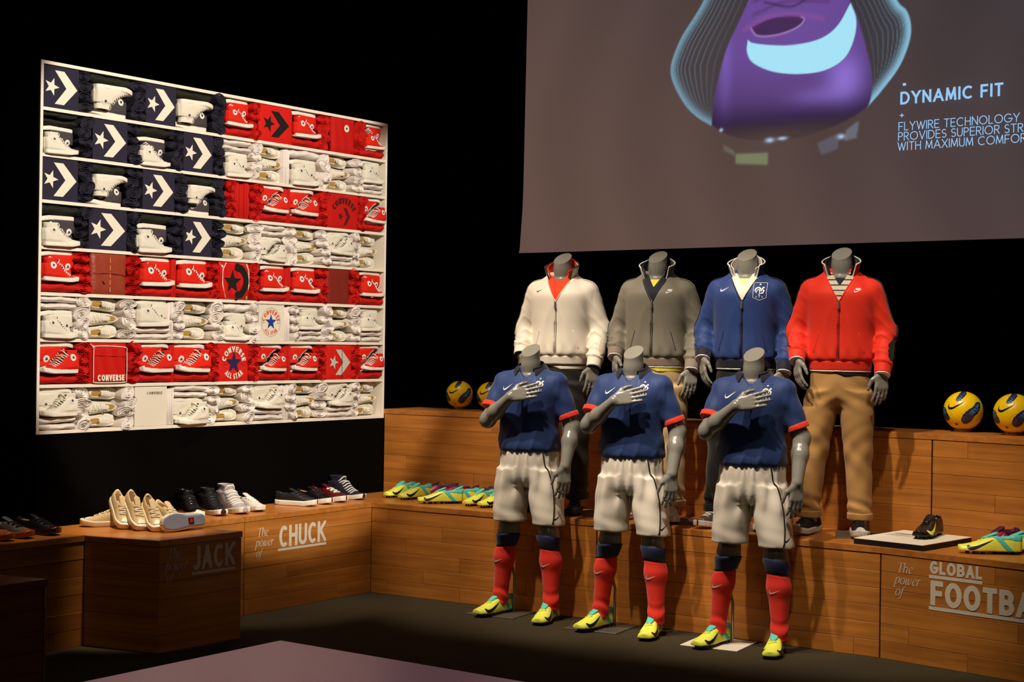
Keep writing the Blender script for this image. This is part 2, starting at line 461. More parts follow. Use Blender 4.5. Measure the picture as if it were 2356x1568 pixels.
FACT = {'C': 1.0, 'H': 1.0, 'U': 1.0, 'K': 1.05, 'J': .62, 'A': 1.08, 'G': 1.1, 'L': .7, 'O': 1.18, 'B': .95, 'F': .8, 'T': .95}
def stroke_fill(lines, wt, hgt, W, cell):
    """fill strokes (butt ends, square corners, smooth curves) of weight wt as one clean flat mesh"""
    nx, ny = int(W/cell)+3, int(hgt/cell)+3
    gx = (np.arange(nx)-1)*cell; gy = (np.arange(ny)-1)*cell; D = np.full((nx, ny), 1.0)
    for P in lines:
        P = np.array(P, float); P = P[np.r_[True, np.linalg.norm(np.diff(P, axis=0), axis=1) > 1e-6]]
        closed = np.linalg.norm(P[0]-P[-1]) < 1e-7; n = len(P)-1; u = np.diff(P, axis=0); L = np.linalg.norm(u, axis=1); u = u/np.maximum(L, 1e-9)[:, None]
        def kind(i):        # joint at the start of segment i: 0 end, 1 corner, 2 smooth
            if i == 0 or i == n:
                if not closed: return 0
                return 2 if u[-1] @ u[0] > .85 else 1
            return 2 if u[i-1] @ u[i] > .85 else 1
        for i in range(n):
            x0, x1 = min(P[i][0], P[i+1][0])-wt, max(P[i][0], P[i+1][0])+wt; i0, i1 = max(0, int(x0/cell)), min(nx, int(x1/cell)+3)
            X = gx[i0:i1, None]-P[i][0]; Y = gy[None, :]-P[i][1]; t = X*u[i][0]+Y*u[i][1]; p = np.abs(-X*u[i][1]+Y*u[i][0])
            d = p-wt/2
            for tt, k in ((-t, kind(i)), (t-L[i], kind(i+1))):
                if k == 2: d = np.where(tt > 0, np.maximum(d, np.hypot(tt, p)-wt/2), d)
                else: d = np.maximum(d, tt-(wt/2 if k == 1 else 0))
            D[i0:i1] = np.minimum(D[i0:i1], d)
    D = np.maximum(D, np.maximum(-gy, gy-hgt)[None, :]); D = np.where(np.abs(D) < 1e-6, 1e-6, D)
    V = []; F = []; vid = {}
    def cv(i, j):
        k = (i, j)
        if k not in vid: vid[k] = len(V); V.append((float(gx[i]), float(gy[j])))
        return vid[k]
    def ev(i, j, i2, j2):
        k = (i, j, i2, j2) if (i, j) < (i2, j2) else (i2, j2, i, j)
        if k not in vid:
            a_, b_ = D[k[0], k[1]], D[k[2], k[3]]; t = a_/(a_-b_); vid[k] = len(V)
            V.append((float(gx[k[0]]+(gx[k[2]]-gx[k[0]])*t), float(gy[k[1]]+(gy[k[3]]-gy[k[1]])*t)))
        return vid[k]
    ins = D < 0; act = ins[:-1, :-1] | ins[1:, :-1] | ins[1:, 1:] | ins[:-1, 1:]
    for i, j in zip(*np.nonzero(act)):
        c = [(i, j), (i+1, j), (i+1, j+1), (i, j+1)]; f = []
        for k in range(4):
            a_, b_ = c[k], c[(k+1) % 4]
            if ins[a_]: f.append(cv(*a_))
            if ins[a_] != ins[b_]: f.append(ev(*a_, *b_))
        if len(f) > 2: F.append(tuple(f))
    return V, F
def text2d(s, hgt, wt, wide=1.0, gap=0.16, slant=0.0, space=0.35, fix=None):
    """flat shapes for a line of capitals; hgt letter height, wt stroke weight"""
    x = 0.0; lines = []
    for ch in s:
        if ch == ' ': x += space*hgt; continue
        wd, st = GL[ch]; hh = hgt-wt
        kx = wide*hh if not fix else fix*FACT[ch]/wd
        for pl in st:
            q = []
            for px, py in pl:
                y = wt/2+py*hh
                q.append((x+wt/2+px*kx, y))
            # open ends on the base and cap line reach the line
            for e in (0, -1):
                if np.hypot(q[0][0]-q[-1][0], q[0][1]-q[-1][1]) > 1e-7:
                    o_ = q[1] if e == 0 else q[-2]
                    dx, dy = q[e][0]-o_[0], q[e][1]-o_[1]; l = math.hypot(dx, dy)
                    if (pl[e][1] in (0, 1) and abs(dy) > .5*l): q[e] = (q[e][0]+dx/l*wt*.8, q[e][1]+dy/l*wt*.8)
                    elif abs(dx) > .9*l and pl[e][1] in (0, 1, .5, .52, .48, .45): q[e] = (q[e][0]+dx/l*wt*.45, q[e][1])
            lines.append(q)
        x += wd*kx+wt+gap*hgt
    W = x-gap*hgt
    V, F = stroke_fill(lines, wt, hgt, W, min(wt/6, hgt/30))
    return [(a+slant*b, b) for a, b in V], F, W

def arctext(s, hgt, wt, R, mid, wide=0.8, gap=0.2, inner=False):
    """capitals along a circle about the origin; mid = angle (deg) of the middle"""
    V, F, W = text2d(s, hgt, wt, wide, gap)
    out = []
    for a, b in V:
        if not inner: th = math.radians(mid)-(a-W/2)/R; r = R+b
        else: th = math.radians(mid)+(a-W/2)/R; r = R-b
        out.append((r*math.cos(th), r*math.sin(th)))
    return out, (F if not inner else F)

def star2d(R, rot=90, r=None, cx=0, cy=0):
    r = r or R*0.40; V = [(cx, cy)]
    for i in range(10):
        a = math.radians(rot+36*i); q = R if i % 2 == 0 else r; V.append((cx+q*math.cos(a), cy+q*math.sin(a)))
    return V, [(0, 1+i, 1+(i+1) % 10) for i in range(10)]

def disc2d(R, n=24, cx=0, cy=0, ry=None):
    V = [(cx, cy)]+[(cx+R*math.cos(2*PI*i/n), cy+(ry or R)*math.sin(2*PI*i/n)) for i in range(n)]
    return V, [(0, 1+i, 1+(i+1) % n) for i in range(n)]

def resample(P, n):
    P = np.array(P, float); d = np.r_[0, np.cumsum(np.linalg.norm(np.diff(P, axis=0), axis=1))]
    t = np.linspace(0, d[-1], n); return np.stack([np.interp(t, d, P[:, i]) for i in range(P.shape[1])], 1)
def smooth_curve(P, n):
    """Catmull-Rom through points"""
    P = [np.array(p, float) for p in P]; P = [2*P[0]-P[1]]+P+[2*P[-1]-P[-2]]; out = []
    for i in range(1, len(P)-2):
        for t in np.linspace(0, 1, 9)[:-1]:
            a, b, c, d = P[i-1:i+3]
            out.append(.5*((2*b)+(-a+c)*t+(2*a-5*b+4*c-d)*t*t+(-a+3*b-3*c+d)*t**3))
    out.append(P[-2]); return resample(out, n)
def between(A, B, n=22, rows=3):
    a = smooth_curve(A, n); b = smooth_curve(B, n); V = []; F = []
    for i in range(n):
        for r in range(rows): V.append(tuple(a[i]+(b[i]-a[i])*r/(rows-1)))
    for i in range(n-1):
        for r in range(rows-1): q = i*rows+r; F.append((q, q+1, q+rows+1, q+rows))
    return V, F
def swoosh2d(Wd):
    A = [(.13, .40), (.075, .22), (.13, .13), (.30, .15), (.6, .25), (1.0, .40)]
    B = [(.13, .40), (.02, .20), (.02, .07), (.13, 0), (.32, .045), (.62, .195), (1.0, .40)]
    V, F = between(A, B)
    return [((x-.5)*Wd, (y-.2)*Wd) for x, y in V], F
def chevron2d(w_, h_):
    # the arrow of the star-and-arrow mark
    P = [(0, h_/2), (w_*.41, h_/2), (w_, 0), (w_*.41, -h_/2), (0, -h_/2), (w_*.51, 0)]
    return P, [(0, 1, 2, 5), (5, 2, 3, 4)]
def join2d(*L):
    V = []; F = []
    for v, f in L:
        o = len(V); V += list(v); F += [tuple(i+o for i in q) for q in f]
    return V, F
def shift2d(VF, dx, dy, s=1.0, rot=0.0):
    c, n = math.cos(rot), math.sin(rot)
    return [(dx+s*(x*c-y*n), dy+s*(x*n+y*c)) for x, y in VF[0]], VF[1]

def layers(VF, step=.00014):
    """small lift per separate stroke so that overlapping strokes never share a plane"""
    n = len(VF[0]); par = list(range(n))
    def find(a):
        while par[a] != a: par[a] = par[par[a]]; a = par[a]
        return a
    for f in VF[1]:
        for i in f[1:]: par[find(i)] = find(f[0])
    ids = {}; return [ids.setdefault(find(i), len(ids)) % 7*step for i in range(n)]
def flat(name, VF, M, off=0.0, thick=0.0):
    """flat print on the plane of M (x right, z up, facing -y)"""
    L_ = layers(VF); V = [M @ Vector((x, -off-l, y)) for (x, y), l in zip(VF[0], L_)]
    return mesh(name, [tuple(v) for v in V], fix2d(VF), False)
def fix2d(VF):
    out = []
    for f in VF[1]:
        a = 0
        for i in range(len(f)):
            p, q = VF[0][f[i]], VF[0][f[(i+1) % len(f)]]; a += p[0]*q[1]-q[0]*p[1]
        out.append(tuple(f) if a >= 0 else tuple(f)[::-1])
    return out

def decal(name, VF, tree, o, u, v, d, off=0.0012, reach=0.3):
    """project a 2D shape (origin o, axes u, v) along d on to a surface; lifted by off; drops faces that miss"""
    o, u, v, d = Vector(o), Vector(u).normalized(), Vector(v).normalized(), Vector(d).normalized()
    V = []; ok = []; L_ = layers(VF)
    for (x, y), l_ in zip(VF[0], L_):
        hit = tree.ray_cast(o+u*x+v*y-d*reach, d, reach*2)
        if hit[0] is None: V.append((0, 0, 0)); ok.append(False)
        else:
            V.append(tuple(hit[0]-d*(off+l_))); ok.append(True)
    F = [f for f in VF[1] if all(ok[i] for i in f)]
    me = mesh(name, V, F, True)
    # face the viewer side
    n = Vector()
    for p in me.polygons: n += p.normal
    if n.dot(d) > 0: me.flip_normals()
    return me
def densify2d(VF, L):
    """subdivide triangles/quads until edges are shorter than L so that prints follow curved cloth"""
    V = [tuple(p) for p in VF[0]]; F = [tuple(f) for f in VF[1]]
    tri = []
    for f in F:
        for i in range(1, len(f)-1): tri.append((f[0], f[i], f[i+1]))
    for _ in range(5):
        cache = {}; new = []; ch = False
        for t in tri:
            e = [math.dist(V[t[i]], V[t[(i+1) % 3]]) for i in range(3)]; k = e.index(max(e))
            if e[k] <= L: new.append(t); continue
            a, b, c = t[k], t[(k+1) % 3], t[(k+2) % 3]; key = (min(a, b), max(a, b))
            if key not in cache: cache[key] = len(V); V.append(((V[a][0]+V[b][0])/2, (V[a][1]+V[b][1])/2))
            m_ = cache[key]; new += [(a, m_, c), (m_, b, c)]; ch = True
        tri = new
        if not ch: break
    return V, tri
# ------------------------------------------------------------------ materials
M_ = {}
M_['wood'] = wood('bench_wood', (200, 130, 56), (164, 98, 38))
M_['wood_top'] = wood('bench_wood_top', (196, 126, 56), (162, 96, 38), 0.3)
M_['core'] = mat('dark_joint', (44, 23, 9), 0.8)
M_['carpet'] = mat('carpet', (66, 58, 42), 0.95, 0.1, bump=(420, 0.6), var=0.25)
M_['black_wall'] = mat('black_partition', (6, 5, 4), 0.9, 0.03, bump=(90, 0.1))
M_['void'] = mat('black_drape', (3, 3, 3), 0.95, 0.0)
M_['white_board'] = mat('white_laminate', (236, 226, 206), 0.5, 0.35)
M_['letter'] = mat('cream_vinyl', (216, 204, 184), 0.5, 0.3)
M_['plinth'] = mat('plinth_laminate', (178, 150, 158), 0.32, 0.5, var=0.04)

# ------------------------------------------------------------------ the setting
o = obj('floor', mesh('floor', [(-12, -3, 0), (12, -3, 0), (12, 22, 0), (-12, 22, 0)], [(0, 1, 2, 3)], False), M_['carpet'])
tag(o, 'dark olive brown carpet floor of the showroom', 'floor', kind='structure')
V, F = box(-12, 12, 15.0, 15.1, 0, 7)
tag(obj('wall_back', mesh('wall_back', V, F, False), M_['void']), 'black curtain wall far behind the screen', 'wall', kind='structure')
V, F = box(-6.2, -6.1, 2, 15, 0, 7)
tag(obj('wall_left', mesh('wall_left', V, F, False), M_['void']), 'black curtain wall far behind the flag partition', 'wall', kind='structure')

# ------------------------------------------------------------------ benches of planks
def plank_face(parent, P, Q, z0, z1, rows, joints, thick=0.014, name='plank'):
    """boards on the vertical face from P to Q (outside to the right-hand side of P->Q seen from above = towards the room)"""
    P = np.array(P, float); Q = np.array(Q, float); L = np.linalg.norm(Q-P); u = (Q-P)/L; n = np.array([u[1], -u[0]])
    rh = (z1-z0)/rows
    for r in range(rows):
        js = [0.0]+sorted(j for j in joints.get(r, []) if 0.02 < j < L-0.02)+[L]
        zt = z1-r*rh; zb = zt-rh
        for a, b in zip(js[:-1], js[1:]):
            t = thick+rnd.uniform(-0.0006, 0.0006)
            V, F = cbox(-(b-a)/2+.0007, (b-a)/2-.0007, -t, 0, -(rh/2)+.0007, rh/2-.0007, 0.0013)
            c = P+u*(a+b)/2
            M = frame((c[0], c[1], (zt+zb)/2), (u[0], u[1], 0), (-n[0], -n[1], 0), (0, 0, 1))
            obj(name, mesh(name, V, F, False), M_['wood'], parent, M)

def inset(Pg, d):
    Pg = [np.array(p, float) for p in Pg]; c = sum(Pg)/len(Pg); out = []
    n = len(Pg); area = sum(Pg[i][0]*Pg[(i+1) % n][1]-Pg[(i+1) % n][0]*Pg[i][1] for i in range(n))
    sg = 1 if area > 0 else -1
    for i in range(n):
        a, b, e = Pg[i-1], Pg[i], Pg[(i+1) % n]
        d1 = (b-a)/np.linalg.norm(b-a); d2 = (e-b)/np.linalg.norm(e-b)
        n1 = sg*np.array([-d1[1], d1[0]]); n2 = sg*np.array([-d2[1], d2[0]]); m = (n1+n2); m /= np.linalg.norm(m)
        out.append(b+m*d/max(m@n1, .3))
    return out

def bench(name, label, cat, Pg, z0, h, faces, group=None, lip=0.034):
    """Pg footprint; faces: list of (P, Q, rows, joints)"""
    b = thing(name, label, cat, Matrix.Translation((float(np.mean([p[0] for p in Pg])), float(np.mean([p[1] for p in Pg])), z0)), group)
    inv = b.matrix_world.inverted()
    def loc(me): me.transform(inv); return me
    V, F = prism(inset(Pg, 0.013), z0, z0+h-lip); obj('core', loc(mesh('core', V, F, False)), M_['core'], b)
    V, F = prism(inset(Pg, -0.003), z0+h-lip+.002, z0+h, 0.003)
    obj('top_board', loc(mesh('top_board', V, F, False)), M_['wood_top'], b)
    for P, Q, rows, joints in faces:
        P = np.array(P, float); Q = np.array(Q, float); u = (Q-P)/np.linalg.norm(Q-P); n = np.array([u[1], -u[0]])
        off = np.array([b.location.x, b.location.y])
        plank_face(b, P-n*0.014-off, Q-n*0.014-off, 0.0, h-lip, rows, joints)
    return b

A = np.array([-.873, 9.90]); B = np.array([.505, 9.03]); Cp = np.array([1.909, 8.035]); D3 = np.array([.716, -.697])
Ep = Cp+D3*1.75
U2 = np.array([-.582, -.813])
HB = 0.57; HT = 1.13
def jr(L, rows, seed, fixed=None):
    """brick-like joints, about 0.55-0.95 m boards"""
    r = random.Random(seed); J = {}
    for i in range(rows):
        x = r.uniform(.15, .6); js = []
        while x < L-.15: js.append(x); x += r.uniform(.5, .95)
        J[i] = js
    if fixed: J.update(fixed)
    return J
n1 = lambda P, Q: (lambda u: np.array([-u[1], u[0]]))((Q-P)/np.linalg.norm(Q-P))
def miter(P, Q, R, d):
    a, b = n1(P, Q), n1(Q, R); m = a+b; m /= np.linalg.norm(m); return Q+m*d/(m@a)
T1 = np.array([-.856, 10.59]); T2 = miter(A, B, Cp, .59); T3 = miter(B, Cp, Ep, .59); T4 = Ep+n1(Cp, Ep)*.59
gap = 0.003
def trim(P, Q, a, b):
    u = (Q-P)/np.linalg.norm(Q-P); return P+u*a, Q-u*b
# lower benches below the figures
p, q = trim(A, B, 0.0, gap); pb, qb = trim(T1, T2, 0.0, gap)
bench('display_bench', 'low wooden plank bench in the corner carrying the leftmost neon football boots', 'bench', [p, q, qb, pb], 0, HB,
      [(p, q, 6, jr(1.63, 6, 3, {0: [.133, .95], 1: [.543, 1.2], 2: [.271, 1.05], 3: [.678, 1.4], 4: [.406, 1.15], 5: [.131, .679, 1.3]}))], 'plank benches')
p, q = trim(B, Cp, gap, gap); pb, qb = trim(T2, T3, gap, gap)
bench('display_bench', 'low wooden plank bench behind the middle and right soccer mannequins', 'bench', [p, q, qb, pb], 0, HB,
      [(p, q, 6, jr(1.72, 6, 11, {5: [.5, 1.575], 4: [.85]}))], 'plank benches')
p, q = trim(Cp, Ep, gap, 0); pb, qb = trim(T3, T4, gap, 0)
BG = bench('display_bench', 'wooden plank bench with large cream GLOBAL FOOTBALL lettering', 'bench', [p, q, qb, pb], 0, HB,
      [(p, q, 6, jr(1.75, 6, 5, {0: [.627, 1.3], 1: [.9], 2: [1.1], 3: [.75, 1.35], 4: [.162, .95], 5: [.487, 1.2]}))], 'plank benches')
# risers behind
TD = 0.40
R1 = T1+n1(A, B)*TD; R2 = miter(T1, T2, T3, TD); R3 = miter(T2, T3, T4, TD); R4 = T4+n1(T3, T4)*TD
p, q = trim(T1, T2, 0, gap)
bench('display_riser', 'tall wooden plank riser behind the white and grey jackets carrying the small balls', 'riser', [p, q, R2, R1], 0, HT,
      [(p, q, 12, jr(1.95, 12, 21, {0: [.87, 1.6], 1: [.32, 1.3], 2: [1.5], 3: [.18, .46, 1.35], 4: [.73, 1.6], 5: [.4, 1.2]}))], 'plank risers')
p, q = trim(T2, T3, gap, gap)
bench('display_riser', 'tall wooden plank riser behind the red jacket mannequin', 'riser', [p, q, R3, R2], 0, HT,
      [(p, q, 12, jr(1.8, 12, 23, {0: [.55, 1.13]}))], 'plank risers')
p, q = trim(T3, T4, gap, 0)
bench('display_riser', 'tall wooden plank riser carrying the large footballs at the right', 'riser', [p, q, R4, R3], 0, HT,
      [(p, q, 12, jr(1.7, 12, 27, {0: [.207, 1.0], 1: [.8], 2: [.95], 3: [.367, 1.1], 4: [.02], 5: [.7]}))], 'plank risers')
# left run under the flag
NB = np.array([U2[1], -U2[0]])          # towards the wall
NB = NB if NB @ np.array([-1, 1]) > 0 else -NB
J0 = A-(-U2)*1.116; LEND = A+U2*4.2
p, q = J0+U2*0.0+(-U2)*gap, A
BC = bench('display_bench', 'wooden plank bench with cream CHUCK lettering below the flag of shoes', 'bench', [p, q, T1, J0+NB*.388-U2*gap], 0, HB,
      [(p, q, 6, jr(1.1, 6, 31, {0: [], 1: [.7], 2: [], 3: [.35], 4: [], 5: [.8]}))], 'plank benches')
p, q = LEND, J0
bench('display_bench', 'wooden plank bench at the left edge carrying the dark leather shoes', 'bench', [p, q, J0+NB*.388, LEND+NB*.388], 0, HB,
      [(p, q, 6, jr(3.1, 6, 33))], 'plank benches')
JL = np.array([-2.197, 8.066]); JF = np.array([-1.762, 7.884]); JR = np.array([-1.423, 8.32]); JB = JR+(JL-JF)
s_ = 0.012*np.array([.9, -.4])
BJ = bench('display_block', 'dark wooden block with JACK lettering and cream canvas sneakers on top', 'block', [JL+s_, JF, JR, JB+s_], 0, HB,
      [(JL+s_, JF, 6, jr(.47, 6, 41, {i: [] for i in range(6)})), (JF, JR, 6, {i: [] for i in range(6)})], 'display blocks')
c = np.array([-1.947, 6.60]); e = c+U2*1.0; nb = np.array([-.926, .378])*.5
bench('display_block', 'dark wooden block cut off by the lower left corner', 'block', [e, c, c+nb, e+nb], 0, HB,
      [(e, c, 6, {i: [] for i in range(6)}), (c, c+nb, 6, {i: [] for i in range(6)})], 'display blocks')
# pale plinth in the foreground
c = np.array([-.775, 5.332]); e1 = c+U2*1.9; e2 = c+np.array([.812, -.584])*2.6
pl = thing('plinth_table', 'low purplish laminate plinth in the foreground', 'plinth', Matrix.Translation((float(c[0]), float(c[1]), 0)))
Pg = [np.array([0, 0.]), e1-c, e1+e2-2*c, e2-c]
V, F = prism(Pg, HB-.03, HB, .002); obj('top', mesh('top', V, F, False), M_['plinth'], pl)
V, F = prism(inset(Pg, .01), 0, HB-.031); obj('base', mesh('base', V, F, False), M_['core'], pl)

# ------------------------------------------------------------------ lettering on the benches
def serif(word, xh, slant=0.22):
    sc = smooth_curve
    G = {
     'T': (1.0, [([(0, 1.4), (1.02, 1.4)], .08), ([(.5, 1.4), (.5, 0)], .17), ([(.02, 1.44), (0, 1.18)], .06), ([(1.0, 1.44), (1.0, 1.18)], .06), ([(.28, .03), (.72, .03)], .06)]),
     'h': (.80, [([(.1, 1.5), (.1, 0)], .15), (sc([(.1, .55), (.3, .9), (.52, .95), (.62, .72), (.58, .3), (.62, .05), (.8, .1)], 16), [.04, .06, .08, .1, .12, .14, .15, .15, .15, .15, .15, .14, .12, .1, .07, .05]), ([(-.05, 1.47), (.12, 1.5)], .06)]),
     'e': (.68, [(sc([(.08, .46), (.45, .56), (.6, .8), (.42, .98), (.18, .78), (.08, .4), (.28, .03), (.64, .2)], 22), [.05]*5+[.07, .09, .09, .08, .07, .08, .1, .13, .15, .15, .15, .14, .13, .11, .09, .06, .04])]),
     'p': (.84, [([(.2, 1), (.1, -.5)], .15), (sc([(.17, .55), (.36, .94), (.6, .96), (.74, .62), (.62, .18), (.4, .02), (.17, .14)], 18), [.05, .06, .08, .1, .12, .14, .15, .15, .15, .15, .14, .12, .1, .08, .07, .06, .05, .05]), ([(-.08, -.49), (.32, -.49)], .06), ([(.02, .93), (.2, .99)], .06)]),
     'o': (.78, [(arc(.4, .49, .32, .47, 90, 450, 24), [.07+.08*abs(math.sin(math.radians(90+15*i-90))) for i in range(24)])]),
     'w': (1.08, [(sc([(0, .93), (.16, .9), (.16, .3), (.3, .03), (.5, .45)], 14), [.05, .08, .13, .15, .15, .15, .15, .14, .12, .1, .08, .07, .06, .05]), (sc([(.52, .95), (.52, .35), (.68, .03), (.95, .5), (.92, .95)], 14), [.14, .15, .15, .15, .15, .14, .11, .09, .07, .06, .06, .07, .09, .1])]),
     'r': (.58, [([(.16, .98), (.1, 0)], .15), (sc([(.13, .5), (.32, .92), (.55, .94)], 8), [.05, .06, .07, .09, .11, .13, .14, .12]), ([(-.02, .92), (.17, .97)], .06)]),
     'f': (.5, [(sc([(.62, 1.36), (.5, 1.48), (.36, 1.3), (.24, .6), (.14, -.2), (.02, -.46), (-.14, -.38)], 20), [.1, .09, .08, .09, .11, .13, .15, .15, .15, .15, .15, .15, .15, .14, .13, .11, .09, .08, .09, .1]), ([(.05, .93), (.56, .93)], .07)]),
    }
    V = []; F = []; x = 0
    for ch in word:
        wd, st = G[ch]
        for pts, wv in st:
            v, f = ribbon([(a*xh, b*xh) for a, b in pts], (wv*xh*.95 if np.isscalar(wv) else [q*xh*.95 for q in wv]))
            o_ = len(V); V += [(x+a+slant*b, b) for a, b in v]; F += [tuple(i+o_ for i in q) for q in f]
        x += wd*xh*1.02+.04*xh
    return V, F
def face_frame(P, Q, parent):
    P = np.array(P, float); Q = np.array(Q, float); u = (Q-P)/np.linalg.norm(Q-P); n = np.array([u[1], -u[0]])
    M = frame((P[0], P[1], 0), (u[0], u[1], 0), (-n[0], -n[1], 0), (0, 0, 1))
    return parent.matrix_world.inverted() @ M
def letters(parent, M, name, VF, x, z):
    me = flat(name, shift2d(VF, x, z), Matrix.Identity(4), 0.0014)
    return obj(name, me, M_['letter'], parent, M)
def bar2d(x0, x1, z0, z1): return [(x0, z0), (x1, z0), (x1, z1), (x0, z1)], [(0, 1, 2, 3)]
def power_of(parent, M, x, ztop):
    xh = .0345
    letters(parent, M, 'lettering_the', serif('The', xh), x+.012, ztop-.049)
    letters(parent, M, 'lettering_power', serif('power', xh), x, ztop-.108)
    letters(parent, M, 'lettering_of', serif('of', xh), x+.004, ztop-.167)
# GLOBAL FOOTBALL
M = face_frame(Cp, Ep, BG)
power_of(BG, M, .080, .500)
v, f, w_ = text2d('GLOBAL', .064, .0150, 1, .09, fix=.0300); k = .284/w_
letters(BG, M, 'lettering_global', ([(a*k, b) for a, b in v], f), .280, .466)
letters(BG, M, 'underline', bar2d(.276, .565, .443, .460), 0, 0)
v, f, w_ = text2d('FOOTBALL', .125, .0275, 1, .075, fix=.054); k = 1.0
letters(BG, M, 'lettering_football', ([(a*k, b) for a, b in v], f), .285, .308)
letters(BG, M, 'underline', bar2d(.277, .285+w_*k, .285, .303), 0, 0)
# CHUCK
M = face_frame(J0-U2*gap, A, BC)
power_of(BC, M, .085, .492)
v, f, w_ = text2d('CHUCK', .127, .0225, 1, .075, fix=.051); k = .405/w_
letters(BC, M, 'lettering_chuck', ([(a*k, b) for a, b in v], f), .282, .363)
letters(BC, M, 'underline', bar2d(.272, .692, .343, .358), 0, 0)
# JACK
M = face_frame(JF, JR, BJ)
power_of(BJ, M, .036, .520)
v, f, w_ = text2d('JACK', .124, .0225, 1, .075, fix=.047); k = .287/w_
letters(BJ, M, 'lettering_jack', ([(a*k, b) for a, b in v], f), .219, .396)
letters(BJ, M, 'underline', bar2d(.215, .508, .373, .388), 0, 0)

# ------------------------------------------------------------------ black partition with the flag shelves let into it
UF = Vector((.5842, .8116, 0)); NF = Vector((.8116, -.5842, 0)); PF = Vector((-2.514, 8.289, 0))
FM = frame(PF, UF, -NF, Vector((0, 0, 1)))       # x along the wall, -y to the room, z up
FW = 2.832; Z0 = 1.068; RP = .2463; ZT = Z0+8*RP+.018
V, F = cbox(0, FW, 0, .30, HB+.001, Z0-.0005, .001)
o = obj('wall_partition', mesh('wall_partition', V, F, False), M_['black_wall'], None, FM); tag(o, 'matt black partition wall below the flag of shoes', 'wall', kind='structure')
sh = thing('flag_shelf', 'white shelving of eight rows set out as a flag of shoes and shirts', 'shelf', FM @ Matrix.Translation((0, 0, Z0)))
bt = .018; DP = .17
V, F = box(.003, FW-.003, DP, DP+.012, 0.003, 8*RP+bt-.003); obj('back_panel', mesh('back_panel', V, F, False), M_['white_board'], sh)
V, F = cbox(0, bt, 0, DP+.012, 0, 8*RP+bt, .001); obj('side_panel', mesh('side_panel', V, F, False), M_['white_board'], sh)
V, F = cbox(FW-bt, FW, 0, DP+.012, 0, 8*RP+bt, .001); obj('side_panel', mesh('side_panel', V, F, False), M_['white_board'], sh)
V, F = box(-.012, -.0004, .004, .30, -.002, 8*RP+bt); obj('side_sheet', mesh('side_sheet', V, F, False), M_['black_wall'], sh)  # thin black sheet over the outer left side of the shelf
mods = [bt, .951, 1.908, FW-bt]
for r in range(9):
    for a, b in zip(mods[:-1], mods[1:]):
        V, F = cbox(a+.0006, b-.0006, .0, DP, r*RP, r*RP+bt, .001); obj('shelf_board', mesh('shelf_board', V, F, False), M_['white_board'], sh)

# ------------------------------------------------------------------ projection screen
SU = Vector((2.89, -2.26, 0)).normalized(); SN = Vector((SU.y, -SU.x, 0)); SP = Vector((.07, 11.3, 2.235))
if SN.y > 0: SN = -SN
SM = frame(SP, SU, -SN, Vector((0, 0, 1)))
scr = thing('projection_screen', 'hanging cloth projection screen showing a purple football boot', 'screen', SM)

def in_poly(X, Z, P):
    r = np.zeros(X.shape, bool); n = len(P)
    for i in range(n):
        (x0, z0), (x1, z1) = P[i], P[(i+1) % n]
        if z0 == z1: continue
        c_ = ((z0 > Z) != (z1 > Z)) & (X < (x1-x0)*(Z-z0)/(z1-z0)+x0); r ^= c_
    return r
def dist_line(X, Z, P):
    d = np.full(X.shape, 9.0)
    for (x0, z0), (x1, z1) in zip(P[:-1], P[1:]):
        L2 = (x1-x0)**2+(z1-z0)**2+1e-12; t = np.clip(((X-x0)*(x1-x0)+(Z-z0)*(z1-z0))/L2, 0, 1)
        d = np.minimum(d, np.hypot(X-x0-t*(x1-x0), Z-z0-t*(z1-z0)))
    return d
def smooth01(x): x = np.clip(x, 0, 1); return x*x*(3-2*x)
SWd, SHt, HX = 4.7, 2.5, .0065
gx = np.arange(0, SWd+HX, HX); gz = np.arange(0, SHt+HX, HX); nxs, nzs = len(gx), len(gz)
X, Z = np.meshgrid(gx, gz, indexing='ij')
lin = lambda *c_: np.array(srgb(*c_)[:3])
oL = [(1.60, 2.1), (1.56, 1.80), (1.487, 1.644), (1.421, 1.551), (1.305, 1.404), (1.231, 1.237), (1.25, 1.118), (1.346, .964), (1.449, .869), (1.558, .806)]
pL = [(2.02, 2.2), (1.93, 1.85), (1.83, 1.602), (1.752, 1.455), (1.666, 1.294), (1.603, 1.086), (1.573, .946), (1.562, .811)]
pR = [(2.42, 2.2), (2.48, 1.8), (2.544, 1.514), (2.597, 1.4), (2.65, 1.233), (2.696, 1.054), (2.698, .92), (2.678, .842)]
oR = [(2.62, 2.1), (2.72, 1.75), (2.853, 1.476), (2.918, 1.402), (2.947, 1.306), (2.935, 1.202), (2.874, 1.064), (2.762, .928), (2.671, .836)]
bot = [(1.562, .811), (1.699, .729), (1.94, .677), (2.174, .675), (2.401, .721), (2.563, .777), (2.678, .842)]
swT = [(1.827, 1.341), (1.867, 1.316), (2.01, 1.287), (2.165, 1.273), (2.347, 1.292), (2.465, 1.361), (2.552, 1.493)]
swB = [(1.827, 1.341), (1.823, 1.264), (1.869, 1.189), (2.012, 1.119), (2.199, 1.085), (2.38, 1.091), (2.513, 1.153), (2.577, 1.267), (2.59, 1.387), (2.552, 1.493)]
cs = lambda P, n=60: [tuple(p_) for p_ in smooth_curve(P, n)]
oL, pL, pR, oR, bot, swT, swB = [cs(P_) for P_ in (oL, pL, pR, oR, bot, swT, swB)]
t_ = smooth01(X/3.6*.6+Z/2.0*.4)[..., None]
COL = lin(98, 76, 68)*(1-t_)+lin(62, 54, 58)*t_  # warm light spill on the cloth painted in as a brown gradient
COL = COL*(1+.05*np.sin(X*9+2*np.sin(Z*2.1)))[..., None]
def paint(mask, col, a=1.0):
    global COL
    m_ = (mask*a)[..., None]; COL = COL*(1-m_)+np.asarray(col)*m_
